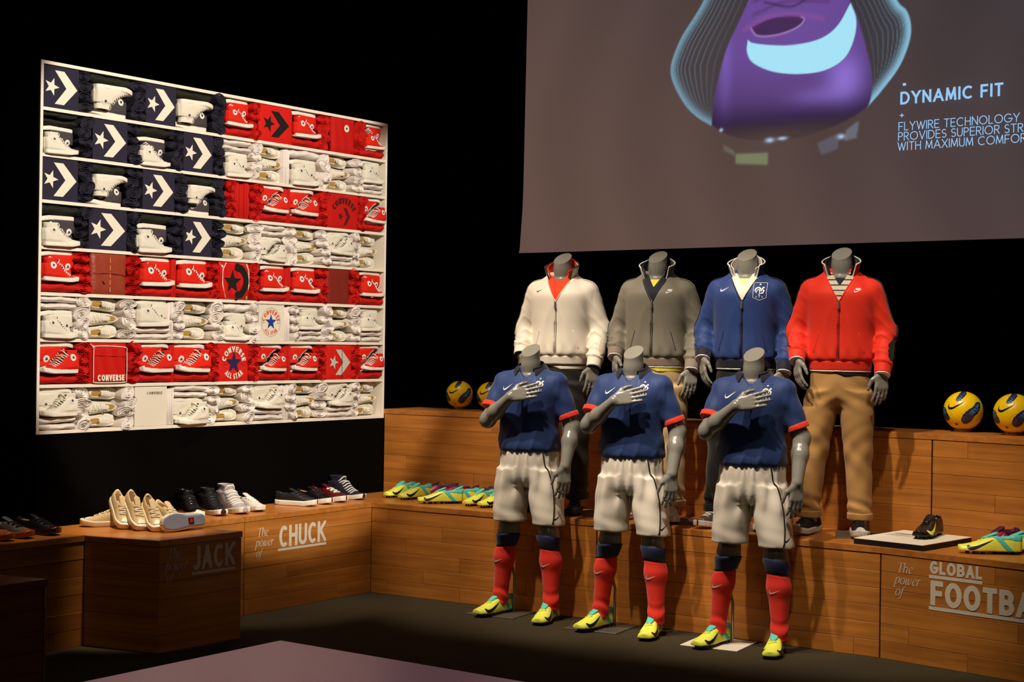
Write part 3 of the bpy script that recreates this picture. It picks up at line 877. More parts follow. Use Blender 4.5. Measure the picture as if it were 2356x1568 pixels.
def soft(P, e=.007):
    s_ = dist_line(X, Z, list(P)+[P[0]])*np.where(in_poly(X, Z, P), 1, -1); return smooth01(s_/(2*e)+.5)
# blue glass-like threads at the sides of the boot
for (O, I_, side) in ((oL, pL, -1), (oR, pR, 1)):
    reg = soft(list(O)+list(I_)[::-1])
    dO = dist_line(X, Z, O); dI = dist_line(X, Z, I_); f_ = dO/(dO+dI+1e-6)
    paint(reg, lin(48, 54, 64), .45)
    lines = (.5+.5*np.cos(2*PI*(np.sqrt(f_)*13)))**8
    paint(reg*lines*np.clip(1.1-f_, 0, 1), lin(120, 160, 176), .40)
    rim = np.exp(-(dO/.040)**2)*reg
    paint(rim, lin(140, 196, 222), .9 if side > 0 else .5)
body = soft(list(pL)+list(bot)+list(pR)[::-1])
cx_ = np.clip((X-2.12)/.55, -1, 1); sh_ = np.clip((Z-.68)/.55, 0, 1)
pc = lin(66, 46, 78)*(1-sh_[..., None])+lin(108, 76, 152)*sh_[..., None]
pc = pc*(.70+.30*np.sqrt(np.clip(1-cx_**2, 0, 1)))[..., None]
hl = np.exp(-(((X-2.52)/.12)**2+((Z-1.03)/.14)**2))+.5*np.exp(-(((X-2.35)/.2)**2+((Z-.93)/.06)**2))+.35*np.exp(-(((X-1.66)/.05)**2+((Z-1.2)/.3)**2))
pc = pc+hl[..., None]*lin(136, 112, 206)*.62
dk = smooth01((Z-.70)/.30); pc = pc*(.28+.72*dk)[..., None]
paint(body, pc, .25+.75*smooth01((Z-.68)/.16))
# toe box seam, strap, opening
hole = cs([(1.845, 1.42), (1.9, 1.36), (2.04, 1.35), (2.18, 1.38), (2.235, 1.43), (2.16, 1.46), (2.0, 1.46), (1.845, 1.42)])
paint(soft(hole), lin(58, 36, 66), .85)
paint(np.exp(-(dist_line(X, Z, hole[:34])/.006)**2), lin(170, 130, 190), .8)
paint(np.exp(-(dist_line(X, Z, cs([(1.80, 1.41), (1.975, 1.475), (2.162, 1.47), (2.36, 1.42)]))/.016)**2)*body, lin(132, 78, 150), .8)
for k_ in range(4):
    zz = 1.52+.085*k_
    paint(np.exp(-(dist_line(X, Z, cs([(1.87, zz-.02), (2.1, zz+.035), (2.4, zz)]))/.014)**2)*body, lin(92, 56, 112), .7)
    paint(np.exp(-(dist_line(X, Z, cs([(1.95, zz+.05), (2.15, zz), (2.3, zz+.07)]))/.010)**2)*body, lin(60, 38, 72), .7)
sw = soft(list(swT)+list(swB)[::-1], .005); paint(sw, lin(166, 226, 246))
# studs and glints
for P_, c_, a_ in (([(1.758, .595), (1.977, .588), (1.977, .532), (1.759, .552)], (122, 128, 96), .9), ([(2.35, .629), (2.476, .675), (2.47, .601), (2.373, .573)], (96, 92, 104), .8),
                   ([(2.542, .697), (2.607, .74), (2.593, .66), (2.535, .651)], (110, 112, 124), .8), ([(1.665, .655), (1.72, .625), (1.73, .61), (1.67, .64)], (110, 112, 96), .6)):
    d_ = dist_line(X, Z, P_+[P_[0]]); ins_ = in_poly(X, Z, P_); paint(np.where(ins_, 1, np.exp(-(d_/.012)**2)), lin(*c_), a_)
for gx_, gz_, sx_, sz_ in ((2.0, .678, .028, .014), (2.09, .683, .03, .010), (2.50, .667, .022, .014), (1.635, .77, .012, .01)):
    paint(np.exp(-(((X-gx_)/sx_)**2+((Z-gz_)/sz_)**2)), lin(190, 210, 240), .8)
Yw = .012*np.sin(X*2.1)*np.clip(Z/.4, 0, 1)+.010*np.exp(-((X-.33+.06*Z)/.05)**2)*np.clip(Z, 0, 1)-.012*np.exp(-(X/.05)**2)
Yw = Yw-.010*np.exp(-(Z/.02)**2)
X2 = X-(.020*np.exp(-(Z/.25)**2)-.02*Z/1.8)*np.clip(1-X/1.5, 0, 1)
V = np.stack([X2, Yw, Z], -1).reshape(-1, 3)
ii = (np.arange(nxs-1)[:, None]*nzs+np.arange(nzs-1)[None, :]).ravel()
me = mesh('cloth', V, np.stack([ii, ii+nzs, ii+nzs+1, ii+1], 1))
ca = me.color_attributes.new('print', 'FLOAT_COLOR', 'POINT')
ca.data.foreach_set('color', np.concatenate([COL.reshape(-1, 3), np.ones((nxs*nzs, 1))], 1).astype(np.float32).ravel())
obj('cloth', me, vcol_mat('picture_and_spill', .9, 1.0, 0, .1), scr)
obj('bottom_bar', mesh('bottom_bar', *tube([(-.05, .016, .010), (SWd+.05, .016, .010)], .009, 10)), mat('bar_metal', (90, 84, 76), .5, metal=.6), scr)
M_['proj_text'] = mat('projected_text', (150, 200, 245), .9, .1, emit=1.0)
M_['proj_text'].node_tree.nodes['Principled BSDF'].inputs['Base Color'].default_value = (.05, .05, .05, 1)
def scr_text(name, s, x, z, hgt, wt, total, gap=.14, k=None):
    v, f, w_ = text2d(s, hgt, wt, 1.0, gap, 0, .4); k = k or total/w_; cur = 0.0
    for wd_ in s.split(' '):
        v, f, w1 = text2d(wd_, hgt, wt, 1.0, gap, 0, .4)
        obj(name, flat(name, ([(x+(cur+a)*k, z+b) for a, b in v], f), Matrix.Identity(4), .03), M_['proj_text'], scr); cur += w1+gap*hgt+.4*hgt
scr_text('projected_dash', '-', 2.905, .913, .09, .016, .036)
scr_text('projected_word', 'DYNAMIC FIT', 2.898, .830, .078, .0135, .638)
scr_text('projected_plus', '+', 2.893, .742, .055, .0055, .033)
k_ = .745/text2d('FLYWIRE TECHNOLOGY',   .052, .0048, 1.0, .12, 0, .4)[2]
for s_, x_, z_ in (('FLYWIRE TECHNOLOGY', 2.889, .672), ('PROVIDES SUPERIOR STRENGTH', 2.887, .611), ('WITH MAXIMUM COMFORT', 2.884, .551)):
    scr_text('projected_word', s_, x_, z_,   .052, .0048, None, .12, k_)
# ------------------------------------------------------------------ cloth and body materials
FAB = lambda name, col, rough=.75, **k: mat(name, col, rough, .25, bump=(700, .06), sheen=.12, **k)
M_['mannequin'] = mat('glossy_grey_lacquer', (132, 129, 120), .24, .5)
M_['jersey'] = FAB('navy_jersey', (36, 58, 108), .62)
M_['jersey_dark'] = FAB('black_navy_collar', (24, 24, 38))
M_['cuff_red'] = FAB('coral_cuff', (236, 62, 34))
M_['shorts'] = FAB('white_shorts', (222, 212, 196), .6)
M_['black'] = FAB('black_trim', (18, 18, 20))
M_['white_print'] = mat('white_print', (240, 238, 232), .5)
M_['blue_print'] = mat('blue_print', (52, 84, 176), .5)
M_['black_print'] = mat('black_print', (14, 13, 13), .4)
M_['silver'] = mat('silver_zip', (150, 146, 138), .35, metal=.8)
M_['sock_red'] = FAB('red_sock', (226, 48, 32), .8)
M_['sock_navy'] = FAB('navy_sock', (30, 38, 78), .8)
M_['neon'] = mat('neon_yellow_upper', (238, 244, 92), .38, .5)
M_['teal'] = mat('teal_upper', (88, 204, 188), .42, .5)
M_['magenta'] = mat('magenta_upper', (164, 26, 84), .38, .5)
M_['magenta_dark'] = mat('dark_magenta_collar', (70, 16, 46), .5)
M_['boot_black'] = mat('black_boot_upper', (16, 15, 16), .3, .5)
M_['stud'] = mat('boot_sole_plate', (70, 62, 30), .45)
M_['stud_dark'] = mat('dark_sole_plate', (34, 28, 28), .45)
M_['lace_y'] = mat('yellow_lace', (236, 240, 110), .7)
M_['lace_w'] = mat('white_lace', (236, 230, 216), .8)
M_['lace_k'] = mat('black_lace', (22, 20, 20), .8)
M_['plate'] = mat('brushed_base_plate', (92, 84, 74), .45, .5, metal=.35)
M_['plate_white'] = mat('white_base_plate', (222, 214, 198), .5)
M_['lining'] = mat('dark_lining', (26, 22, 20), .9)
M_['rubber_w'] = mat('white_rubber', (232, 224, 206), .5, .4)
M_['rubber_toe'] = mat('white_toe_cap', (238, 231, 214), .42, .5)
M_['rubber_k'] = mat('dark_stripe', (34, 30, 44), .6)
M_['sole_red'] = mat('red_brown_sole_line', (150, 84, 66), .6)

# ------------------------------------------------------------------ shoes (toe +x, sole on z = 0)
def slab(fl, T, z0, z1, rd=.003):
    T = np.array(T, float); X, Y, Z = fl.grid((slice(None),)*3); x = X.ravel()
    cy = np.interp(x, T[:, 0], T[:, 1])[:, None, None]; w_ = np.interp(x, T[:, 0], T[:, 2])[:, None, None]
    zr = np.interp(x, [T[0, 0], T[0, 0]+.03, T[-1, 0]-.07, T[-1, 0]], [.002, 0, 0, .012])[:, None, None]
    a = np.abs(Y-cy)-w_+rd; b = np.abs(Z-zr-(z0+z1)/2)-(z1-z0)/2+rd
    d = np.sqrt(np.maximum(a, 0)**2+np.maximum(b, 0)**2)+np.minimum(np.maximum(a, b), 0)-rd
    d = np.maximum(d, np.maximum(T[0, 0]-X, X-T[-1, 0]))
    fl.F = np.minimum(fl.F, d.astype(np.float32)); return fl
def ends(T, e=.012):
    """round the plan of a width table at heel and toe"""
    T = [list(t) for t in T]; a, b = T[0], T[-1]
    pre = [[a[0]-e*(1-math.cos(q))*1.0 if False else a[0]-e*math.sin(q), a[1], a[2]*math.cos(q)]+a[3:] for q in (1.5, 1.25, .95, .6, .3)]
    post = [[b[0]+e*math.sin(q), b[1], b[2]*math.cos(q)]+b[3:] for q in (.3, .6, .95, 1.25, 1.5)]
    return pre+T+post
def lace_bars(tree, xs, half, r=.0028, zig=.004, up=.3):
    mb = MB()
    for i, x in enumerate(xs):
        pts = []
        for k in range(7):
            y = half*(k/3-1); s_ = zig*(1 if i % 2 else -1)*(k/3-1)
            h_ = tree.ray_cast(Vector((x+s_, y, up)), Vector((0, 0, -1)))
            if h_[0] is not None: pts.append(h_[0]+h_[1]*r*.6)
        if len(pts) > 2: mb.add(tube(pts, r, 5))
    return mb

def make_boot():
    t = thing('football_boot', 'neon yellow and teal football boot', 'shoe')
    fl = Field((-.165, -.07, -.006), (.17, .07, .135), .0036)
    T = ends([(-.128, 0, .028, .088), (-.10, 0, .034, .096), (-.06, 0, .035, .092), (-.02, .001, .036, .088), (.015, .003, .040, .076), (.05, .004, .045, .060), (.09, .003, .044, .047), (.125, .001, .034, .040)], .018)
    fl.loftx(T, 0, 2.3, .014)
    solid = fl.copy()
    fl.cone((-.105, 0, .112), (-.045, 0, .108), .024, .024, sub=True)
    fl.cone((-.10, 0, .085), (-.05, 0, .080), .021, .022, sub=True)
    up = fl.me('upper'); tree = bvh(up)
    obj('upper', up, M_['neon'], t)
    g = Field((-.165, -.07, -.006), (.17, .07, .135), .0036); g.loftx(T, 0, 2.3, .014, off=.0016)
    g.cone((-.105, 0, .112), (-.045, 0, .108), .0235, .0235, sub=True); g.cone((-.10, 0, .085), (-.05, 0, .080), .021, .022, sub=True)
    g.cut(lambda X, Y, Z: np.minimum(np.maximum(.076+.12*X-Z, X-.022), np.maximum(np.abs(X+.058-.95*(Z-.05))-.017, Z-.10)) + 0*Y)
    obj('collar_panel', g.me('collar_panel'), M_['teal'], t)
    tg = Field((-.06, -.05, .05), (.06, .05, .16), .0036); tg.cone((-.020, 0, .091), (.022, 0, .074), .021, .018, 0, ((.36, 0, .93), .36)); obj('tongue', tg.me('tongue'), M_['teal'], t)
    sp = Field((-.165, -.07, -.006), (.17, .07, .05), .0036)
    slab(sp, [(a, b, c*.92) for a, b, c, d in T], .011, .018, .002); obj('sole_plate', sp.me('sole_plate'), M_['stud'], t)
    mb = MB()
    for x, y in ((-.115, .018), (-.115, -.018), (-.085, .02), (-.085, -.02), (.03, .03), (.03, -.03), (.065, .034), (.065, -.034), (.1, .022), (.1, -.022), (.055, 0)):
        mb.add(tube([(x, y, .013), (x, y, .0)], [.0075, .005], 7))
    o = obj('stud', mb.me('stud'), M_['stud'], t); o['kind'] = 'stuff'
    obj('laces', lace_bars(tree, [.0, .012, .024, .036, .048], .017, .0024).me('laces', True), M_['lace_y'], t)
    for sd in (-1, 1):
        V, F = swoosh2d(.125)
        # the hook sits towards the toe
        me = decal('side_mark', ([(-x if sd < 0 else x, y) for x, y in V], F), tree, (.045, 0, .044), (1 if sd < 0 else -1, 0, 0), (0, 0, 1), (0, -sd, 0), .0016)
        obj('side_mark', me, M_['black_print'], t)
    return t

def make_low():
    """low canvas shoe, rubber cup sole"""
    t = thing('low_sneaker', 'low canvas sneaker', 'shoe')
    fl = Field((-.16, -.06, -.004), (.165, .06, .12), .0036)
    T = ends([(-.118, 0, .028, .080), (-.09, 0, .033, .084), (-.05, 0, .034, .080), (-.01, .001, .036, .082), (.03, .003, .041, .070), (.065, .004, .044, .056), (.10, .002, .040, .048), (.122, 0, .033, .043)], .020)
    fl.loftx(T, 0, 2.5, .012)
    fl.cone((-.10, 0, .10), (-.035, 0, .096), .024, .026, sub=True)
    fl.cone((-.098, 0, .075), (-.045, 0, .070), .021, .022, sub=True)
    up = fl.me('upper'); tree = bvh(up); obj('upper', up, M_['rubber_w'], t)
    li = Field((-.15, -.05, .02), (.06, .05, .09), .004); li.cone((-.098, 0, .062), (-.045, 0, .058), .023, .024, 0, ((0, 0, 1), .25)); obj('insole', li.me('insole'), M_['lining'], t)
    tg = Field((-.05, -.04, .05), (.05, .04, .13), .0035); tg.cone((-.032, 0, .092), (.0, 0, .080), .019, .018, 0, ((.35, 0, 1), .28)); obj('tongue', tg.me('tongue'), M_['rubber_w'], t)
    so = Field((-.165, -.065, -.006), (.17, .065, .05), .0036); slab(so, [(a, b, c+.005) for a, b, c, d in T], 0, .030, .004); obj('sole', so.me('sole'), M_['rubber_w'], t)
    tc = Field((-.16, -.06, -.004), (.165, .06, .12), .0036); tc.loftx(T, 0, 2.5, .012, off=.0022); tc.cut(lambda X, Y, Z: .084-X+2.0*Y*Y/.044*1.0+0*Z); tm = tc.me('toe_cap'); obj('toe_cap', tm, M_['rubber_toe'], t)
    obj('laces', lace_bars(tree, [.002, .015, .028, .041, .054, .066], .021, .0036).me('laces', True), M_['lace_w'], t)
    tt = bvh(tm)
    me = decal('toe_line', ribbon([(.0+.010*math.cos(q), .026*math.sin(q)) for q in np.linspace(-1.1, 1.1, 13)], .0035), tt, (.112, 0, .1), (1, 0, 0), (0, 1, 0), (0, 0, -1), .0012)
    obj('toe_line', me, M_['rubber_k'], t)
    return t

def make_high():
    """canvas high-top"""
    t = thing('high_top', 'canvas high-top sneaker', 'shoe')
    fl = Field((-.155, -.06, -.004), (.16, .06, .178), .0042)
    T = ends([(-.118, 0, .028, .090), (-.09, 0, .034, .10), (-.04, 0, .035, .10), (0, .001, .036, .082), (.04, .003, .040, .062), (.07, .003, .042, .051), (.10, .002, .039, .044), (.118, 0, .032, .040)], .018)
    fl.loftx(T, 0, 2.5, .012)
    fl.loft([(.05, -.066, 0, .064, .034), (.09, -.069, 0, .060, .033), (.115, -.072, 0, .056, .034), (.146, -.076, 0, .055, .036)], .045, 2.3)
    fl.loft([(.095, -.073, 0, .046, .025), (.16, -.077, 0, .048, .030)], 0, 2.3, sub=True)
    fl.warp(lambda X, Y, Z:   .0012*np.sin(60*Z+40*X)*np.sin(30*X+50*Z)*(Z > .03)+0*Y)
    up = fl.me('upper'); tree = bvh(up); obj('upper', up, M_['sock_red'], t)
    li = Field((-.15, -.05, .09), (.0, .05, .15), .005); li.loft([(.09, -.073, 0, .046, .027), (.108, -.074, 0, .046, .028)], 0, 2.3); obj('lining', li.me('lining'), M_['lining'], t)
    so = Field((-.16, -.065, -.006), (.165, .065, .05), .004); slab(so, [(a, b, c+.004) for a, b, c, d in T], 0, .029, .004); obj('sole', so.me('sole'), M_['rubber_w'], t)
    s2 = Field((-.16, -.065, -.006), (.165, .065, .05), .004); slab(s2, [(a, b, c+.0052) for a, b, c, d in T], .019, .0225, .001); obj('sole_stripe', s2.me('sole_stripe'), M_['rubber_k'], t)
    tc = Field((-.155, -.06, -.004), (.16, .06, .1), .0042); tc.loftx(T, 0, 2.5, .012, off=.0022); tc.cut(lambda X, Y, Z: .092-X+2.0*Y*Y/.042+0*Z); obj('toe_cap', tc.me('toe_cap'), M_['rubber_toe'], t)
    # laces along the front of the ankle and the instep
    mb = MB()
    for i in range(8):
        a = i/7; p0 = Vector((-.020+.086*a, 0, .138-.076*a)); d = Vector((-.55+.25*a, 0, -.8)).normalized()
        pts = []
        for k in range(9):
            y = .026*(k/4-1); h_ = tree.ray_cast(p0-d*.12+Vector((0, y, 0)), d)
            if h_[0] is not None: pts.append(h_[0]+h_[1]*.0022)
        if len(pts) > 2:
            # bend the ends down the side so the bars show in profile
            q0, q1 = pts[0], pts[-1]
            dn = Vector((-.012, 0, -.009))
            h0 = tree.ray_cast(q0+dn+Vector((0, -.05, 0)), Vector((0, 1, 0))); h1 = tree.ray_cast(q1+dn+Vector((0, .05, 0)), Vector((0, -1, 0)))
            if h0[0] is not None: pts = [h0[0]+h0[1]*.0022]+pts
            if h1[0] is not None: pts = pts+[h1[0]+h1[1]*.0022]
            mb.add(tube(pts, .0038, 5))
    obj('laces', mb.me('laces', True), M_['lace_w'], t)
    for sd in (-1, 1):
        A_ = [(-.042, .136), (-.026, .104), (.004, .074), (.044, .053)]; B_ = [(-.031, .138), (-.010, .110), (.018, .081), (.052, .056)]
        VF = between([(-sd*a, b) for a, b in A_], [(-sd*a, b) for a, b in B_], 16, 3)
        obj('throat', decal('throat', VF, tree, (0, 0, 0), (-sd, 0, 0), (0, 0, 1), (0, -sd, 0), .0016), M_['lining'], t)  # dark strip painted on for the shaded gap between the eyestays
    for sd in (-1, 1):
        me = decal('ankle_patch', densify2d(disc2d(.0215, 22), .012), tree, (-.078, 0, .098), (-sd, 0, 0), (0, 0, 1), (0, -sd, 0), .0018)
        p = obj('ankle_patch', me, M_['rubber_toe'], t)
        me = decal('star', star2d(.0135), tree, (-.078, 0, .098), (-sd, 0, 0), (0, 0, 1), (0, -sd, 0), .0028)
        obj('star', me, M_['star'], p)
    return t
M_['star'] = mat('navy_star', (34, 34, 84), .6)
BOOT = make_boot(); LOW = make_low(); HIGH = make_high()
_used = set()
def place(src, M, label, group=None, cat=None, name=None, swap=None):
    """first use moves the model itself, later uses copy it"""
    if src.name not in _used:
        _used.add(src.name); src.matrix_world = M; src['label'] = label; o = src
        if group: o['group'] = group
        if swap: apply_swap(o, swap)
    else:
        o = copy_tree(src, M, label, group, None)
        if not group and 'group' in o: del o['group']
        apply_swap(o, swap or {})
    if cat: o['category'] = cat
    if name: o.name = name
    return o
def apply_swap(o, swap):
    for ch in o.children_recursive:
        k = ch.name.split('.')[0]
        if k in swap: ch.material_slots[0].material = swap[k]

# ------------------------------------------------------------------ figures
def hand(fl, wrist, d, nrm, thumb, size=1.0, curl=.25, fr=.0098):
    """palm and five fingers; d along the fingers, nrm out of the back of the hand, thumb towards the thumb side"""
    w_, d, n, s_ = Vector(wrist), Vector(d).normalized(), Vector(nrm).normalized(), Vector(thumb).normalized()
    n = (n-d*n.dot(d)).normalized(); s_ = (s_-d*s_.dot(d)-n*s_.dot(n)).normalized()
    z = size; kn = []
    for i, (off, L) in enumerate(((.030, .088), (.0095, .092), (-.0115, .088), (-.031, .080))):
        k = w_+d*L*z+s_*off*z; kn.append(k)
        fl.cone(w_+s_*off*.55*z, k, .0155*z, .0125*z, .012, (n, .85))
    for i, L in enumerate((.084, .093, .087, .068)):
        p = kn[i]; a = 0.10; dirv = (d+s_*(.06-.042*i)).normalized()
        for j, f in enumerate((.46, .30, .24)):
            a += curl*(1.0 if j else .6)
            q = p+(dirv*math.cos(a)-n*math.sin(a))*L*f*z
            r0 = (fr-.0007*j)*z; fl.cone(p, q, r0, r0-.0006*z, .003); p = q
    p = w_+d*.025*z+s_*.026*z; q = p+(d*.62+s_*.62-n*.25).normalized()*.040*z; r = q+(d*.9+s_*.25-n*.25).normalized()*.030*z; t_ = r+(d*.95+s_*.05-n*.3).normalized()*.026*z
    fl.cone(p, q, .016*z, .0125*z, .012); fl.cone(q, r, .0115*z, .0102*z, .006); fl.cone(r, t_, .0102*z, .0085*z, .004)

def cut_cap(me, pt, n):
    import bmesh
    bm = bmesh.new(); bm.from_mesh(me); n = Vector(n).normalized()
    r = bmesh.ops.bisect_plane(bm, geom=bm.verts[:]+bm.edges[:]+bm.faces[:], plane_co=pt, plane_no=n, clear_outer=True)
    ed = [e for e in r['geom_cut'] if isinstance(e, bmesh.types.BMEdge) and e.is_valid]
    f = bmesh.ops.edgeloop_fill(bm, edges=ed)['faces']
    for q in f:
        q.smooth = False; q.normal_update()
        if q.normal.dot(n) < 0: q.normal_flip()
    for e in ed: e.smooth = False
    bm.to_mesh(me); bm.free(); me.update(); return me
def collar(Rx, Ry, cy, zb, zf, hb, hf, lb, lf, amax, th=.004, n=40, m=5, bow=.0):
    """outer skin, inner skin of a collar open at the front; a = 0 at the back"""
    out = []
    for sgn in (1, -1):
        V = []; F = []
        for i in range(n+1):
            a = -amax+2*amax*i/n; w_ = (1-math.cos(a))/2
            for j in range(m+1):
                t = j/m; l = (lb+(lf-lb)*w_**1.5)*t+bow*math.sin(PI*t); h = (hb+(hf-hb)*w_)*t
                e = sgn*th/2
                V.append(((Rx+l+e)*math.sin(a), cy+(Ry+l+e)*math.cos(a), zb+(zf-zb)*w_+h))
        for i in range(n):
            for j in range(m):
                q = i*(m+1)+j; f = (q, q+1, q+m+2, q+m+1); F.append(f if sgn > 0 else f[::-1])
        out.append((V, F))
    rim = [tuple((np.array(out[0][0][i*(m+1)+m])+np.array(out[1][0][i*(m+1)+m]))/2) for i in range(n+1)]
    e0 = [tuple((np.array(out[0][0][j])+np.array(out[1][0][j]))/2) for j in range(m+1)]
    e1 = [tuple((np.array(out[0][0][n*(m+1)+j])+np.array(out[1][0][n*(m+1)+j]))/2) for j in range(m+1)]
    return out[0], out[1], e0[:-1]+rim+e1[::-1][1:]

def limb(fl, pts, rad, k=.025, off=0.0, squash=None):
    for i in range(len(pts)-1): fl.cone(pts[i], pts[i+1], rad[i]+off, rad[i+1]+off, k, squash)

crest_lines = None
def crest2d(s=1.0):
    """shield outline, bird and star mark; returns (outline, white shapes)"""
    ol = ribbon([(-.038, .052), (.038, .052), (.038, -.040), (.0, -.056), (-.038, -.040), (-.038, .052)], .0022)
    st = star2d(.0075, 90, None, 0, .041)
    bird = [ribbon(smooth_curve([(-.026, -.006), (-.024, .012), (-.008, .022), (.006, .012), (.010, -.004)], 16), [.003, .004, .006, .007, .008, .008, .008, .008, .008, .008, .008, .007, .006, .005, .004, .003]),
            ribbon(smooth_curve([(-.020, -.012), (-.014, .004), (-.004, .010), (.004, .002)], 12), .0045),
            ribbon(smooth_curve([(.004, -.014), (.016, -.012), (.022, .000), (.014, .012), (.020, .024), (.026, .018)], 18), [.005, .006, .007, .008, .008, .007, .006, .006, .005, .005, .006, .007, .008, .008, .007, .006, .004, .003]),
            ribbon(smooth_curve([(-.002, .004), (.0, -.012), (-.004, -.026), (.004, -.026)], 10), .0042),
            ribbon([(.018, .010), (.028, .002)], .003)]
    fs = []
    for i in range(3):
        v, f, w_ = text2d('F', .0095, .0024, .9); fs.append(shift2d((v, f), -.021+.017*i, -.041))
    sc = lambda VF: ([(x*s, y*s) for x, y in VF[0]], VF[1])
    return sc(ol), sc(join2d(st, *bird, *fs))

# ---- the three footballers share one model
def make_footballer():
    root = thing('mannequin', 'headless grey mannequin in navy football kit', 'mannequin')
    SH = 1.375
    eL, wL = (-.222, -.105, 1.140), (-.050, -.205, 1.282)          # arm across the chest
    eR, wR = (.254, .012, 1.115), (.256, -.112, .890)
    fl = Field((-.345, -.285, .035), (.345, .17, 1.66), .005)
    fl.loft([(.80, 0, 0, .13, .09), (.92, 0, 0, .135, .09), (1.05, 0, 0, .13, .085), (1.2, 0, 0, .155, .10), (1.32, 0, 0, .150, .095), (1.37, 0, .005, .10, .07), (1.40, 0, .01, .06, .055)], 0)
    fl.cone((0, .016, 1.36), (0, .004, 1.46), .064, .053, .05); fl.cone((0, .004, 1.46), (0, -.006, 1.62), .053, .056, .02)
    limb(fl, [(-.150, .005, SH-.03), eL], [.048, .043]); limb(fl, [eL, tuple(np.array(eL)*.62+np.array(wL)*.38), wL], [.044, .043, .029])
    limb(fl, [(.150, .005, SH-.03), eR], [.048, .045]); limb(fl, [eR, tuple(np.array(eR)*.62+np.array(wR)*.38), wR], [.044, .043, .029])
    hand(fl, wL, (.93, .08, .28), (-.1, -1, .25), (-.3, 0, 1), 1.02, .05)
    hand(fl, wR, (-.02, -.16, -1), (.60, -.75, 0), (-.8, -.6, 0), 1.0, .16)
    LL = [(-.085, 0, .88), (-.116, -.015, .50), (-.126, .0, .47), (-.152, .022, .34), (-.178, .030, .11), (-.18, .02, .06)]
    RL = [(.085, 0, .88), (.142, -.060, .50), (.148, -.062, .47), (.158, -.052, .34), (.166, -.062, .11), (.166, -.07, .06)]
    lr = [.074, .056, .052, .051, .034, .036]
    limb(fl, LL, lr, .03); limb(fl, RL, lr, .03)
    obj('body', cut_cap(fl.me('body'), (0, -.005, 1.545), (-.12, -.56, .82)), M_['mannequin'], root)
    # jersey
    j = Field((-.36, -.24, .94), (.35, .19, 1.49), .0058)
    TJ = [(.958, 0, -.004, .160, .115), (.972, 0, -.004, .178, .130), (1.0, 0, -.005, .184, .134), (1.06, 0, -.004, .178, .127), (1.12, 0, -.004, .173, .121), (1.20, 0, -.005, .176, .122), (1.30, 0, -.006, .186, .126), (1.355, 0, 0, .180, .116), (1.40, 0, .008, .145, .096), (1.435, 0, .012, .092, .080), (1.452, 0, .014, .074, .070)]
    j.loft(TJ, 0)
    def sleeve(sh_, el, t, r0, r1):
        a = np.array(sh_); b = a+(np.array(el)-a)*t; s2 = Field((-.36, -.24, .94), (.35, .19, 1.49), .0058)
        s2.cone(a, b+(b-a)*.2, r0, r1, 0); s2.plane(tuple(b), tuple(b-a)); j.merge((slice(None),)*3, s2.F, .035); return a, b
    for sd in (-1, 1): j.cone((.05*sd, .012, 1.405), (.150*sd, .008, 1.362), .045, .055, .03)
    aL = sleeve((-.160, .005, SH-.022), eL, .70, .064, .062); aR = sleeve((.160, .005, SH-.022), eR, .80, .064, .057)
    RG = lambda x: (1-np.abs(np.sin(x)))**2-.3
    def fold(X, Y, Z):
        th = np.arctan2(X, -Y-.02); w1 = np.clip((1.16-Z)/.16, 0, 1)
        return -(.0075*w1*RG(4.5*th+1.2*np.sin(9*Z)+.5)+.0045*RG(16*(Z-.75*X)+1.2*np.sin(7*X))*np.clip(1-np.abs(Z-1.12)/.16, 0, 1)+.0022*np.sin(55*Z+30*X)*(np.abs(X) > .17))
    j.cut(lambda X, Y, Z: -np.maximum(np.abs(X)-np.clip((Z-1.385)*1.05, -.05, .2), Y+.02)); j.warp(fold); jm = j.me('jersey'); jt = bvh(jm); jo = obj('jersey', jm, M_['jersey'], root)
    for a, b in (aL, aR):
        u = (b-a)/np.linalg.norm(b-a); r_ = (.064 if b[0] < 0 else .058)+.005
        c1 = Field(tuple(b-.1), tuple(b+.1), .0045); c1.cone(b-u*.05, b+u*.05, r_, r_, 0); c1.plane(tuple(b+u*.004), tuple(u)); c1.plane(tuple(b-u*.026), tuple(-u))
        c1.warp(lambda X, Y, Z: .0006*np.sin(420*(X*u[0]+Y*u[1]+Z*u[2]))); obj('sleeve_cuff', c1.me('sleeve_cuff'), M_['cuff_red'], jo)
    o1, i1, rim = collar(.078, .080, .010, 1.440, 1.400, .050, .040, -.006, .010, 2.66, .004)
    o2, i2, _ = collar(.073, .078, .010, 1.490, 1.442, -.052, -.046, .034, .034, 2.56, .005, bow=.006)
    mb = MB(); [mb.add(q) for q in (o1, i1, o2, i2)]; obj('collar', mb.me('collar', True), M_['jersey_dark'], jo)
    me = decal('placket', ([(x, y) for y in np.linspace(0, -.13, 8) for x in (-.012, .012)], [(2*i, 2*i+1, 2*i+3, 2*i+2) for i in range(7)]), jt, (0, 0, 1.405), (1, 0, 0), (0, 0, 1), (0, 1, 0), .002); obj('placket', me, M_['jersey'], jo)
    obj('chest_mark', decal('chest_mark', densify2d(shift2d(swoosh2d(.070), 0, 0, 1, .22), .012), jt, (-.098, 0, 1.335), (1, 0, 0), (0, 0, 1), (0, 1, 0), .002), M_['white_print'], jo)
    ol, wh = crest2d(.84)
    obj('crest_outline', decal('crest_outline', densify2d(ol, .012), jt, (.092, 0, 1.352), (1, 0, 0), (0, 0, 1), (0, 1, 0), .002), M_['blue_print'], jo)
    obj('crest', decal('crest', wh, jt, (.092, 0, 1.352), (1, 0, 0), (0, 0, 1), (0, 1, 0), .0026), M_['white_print'], jo)
    # shorts
    s2 = Field((-.30, -.22, .53), (.30, .19, 1.03), .0058)
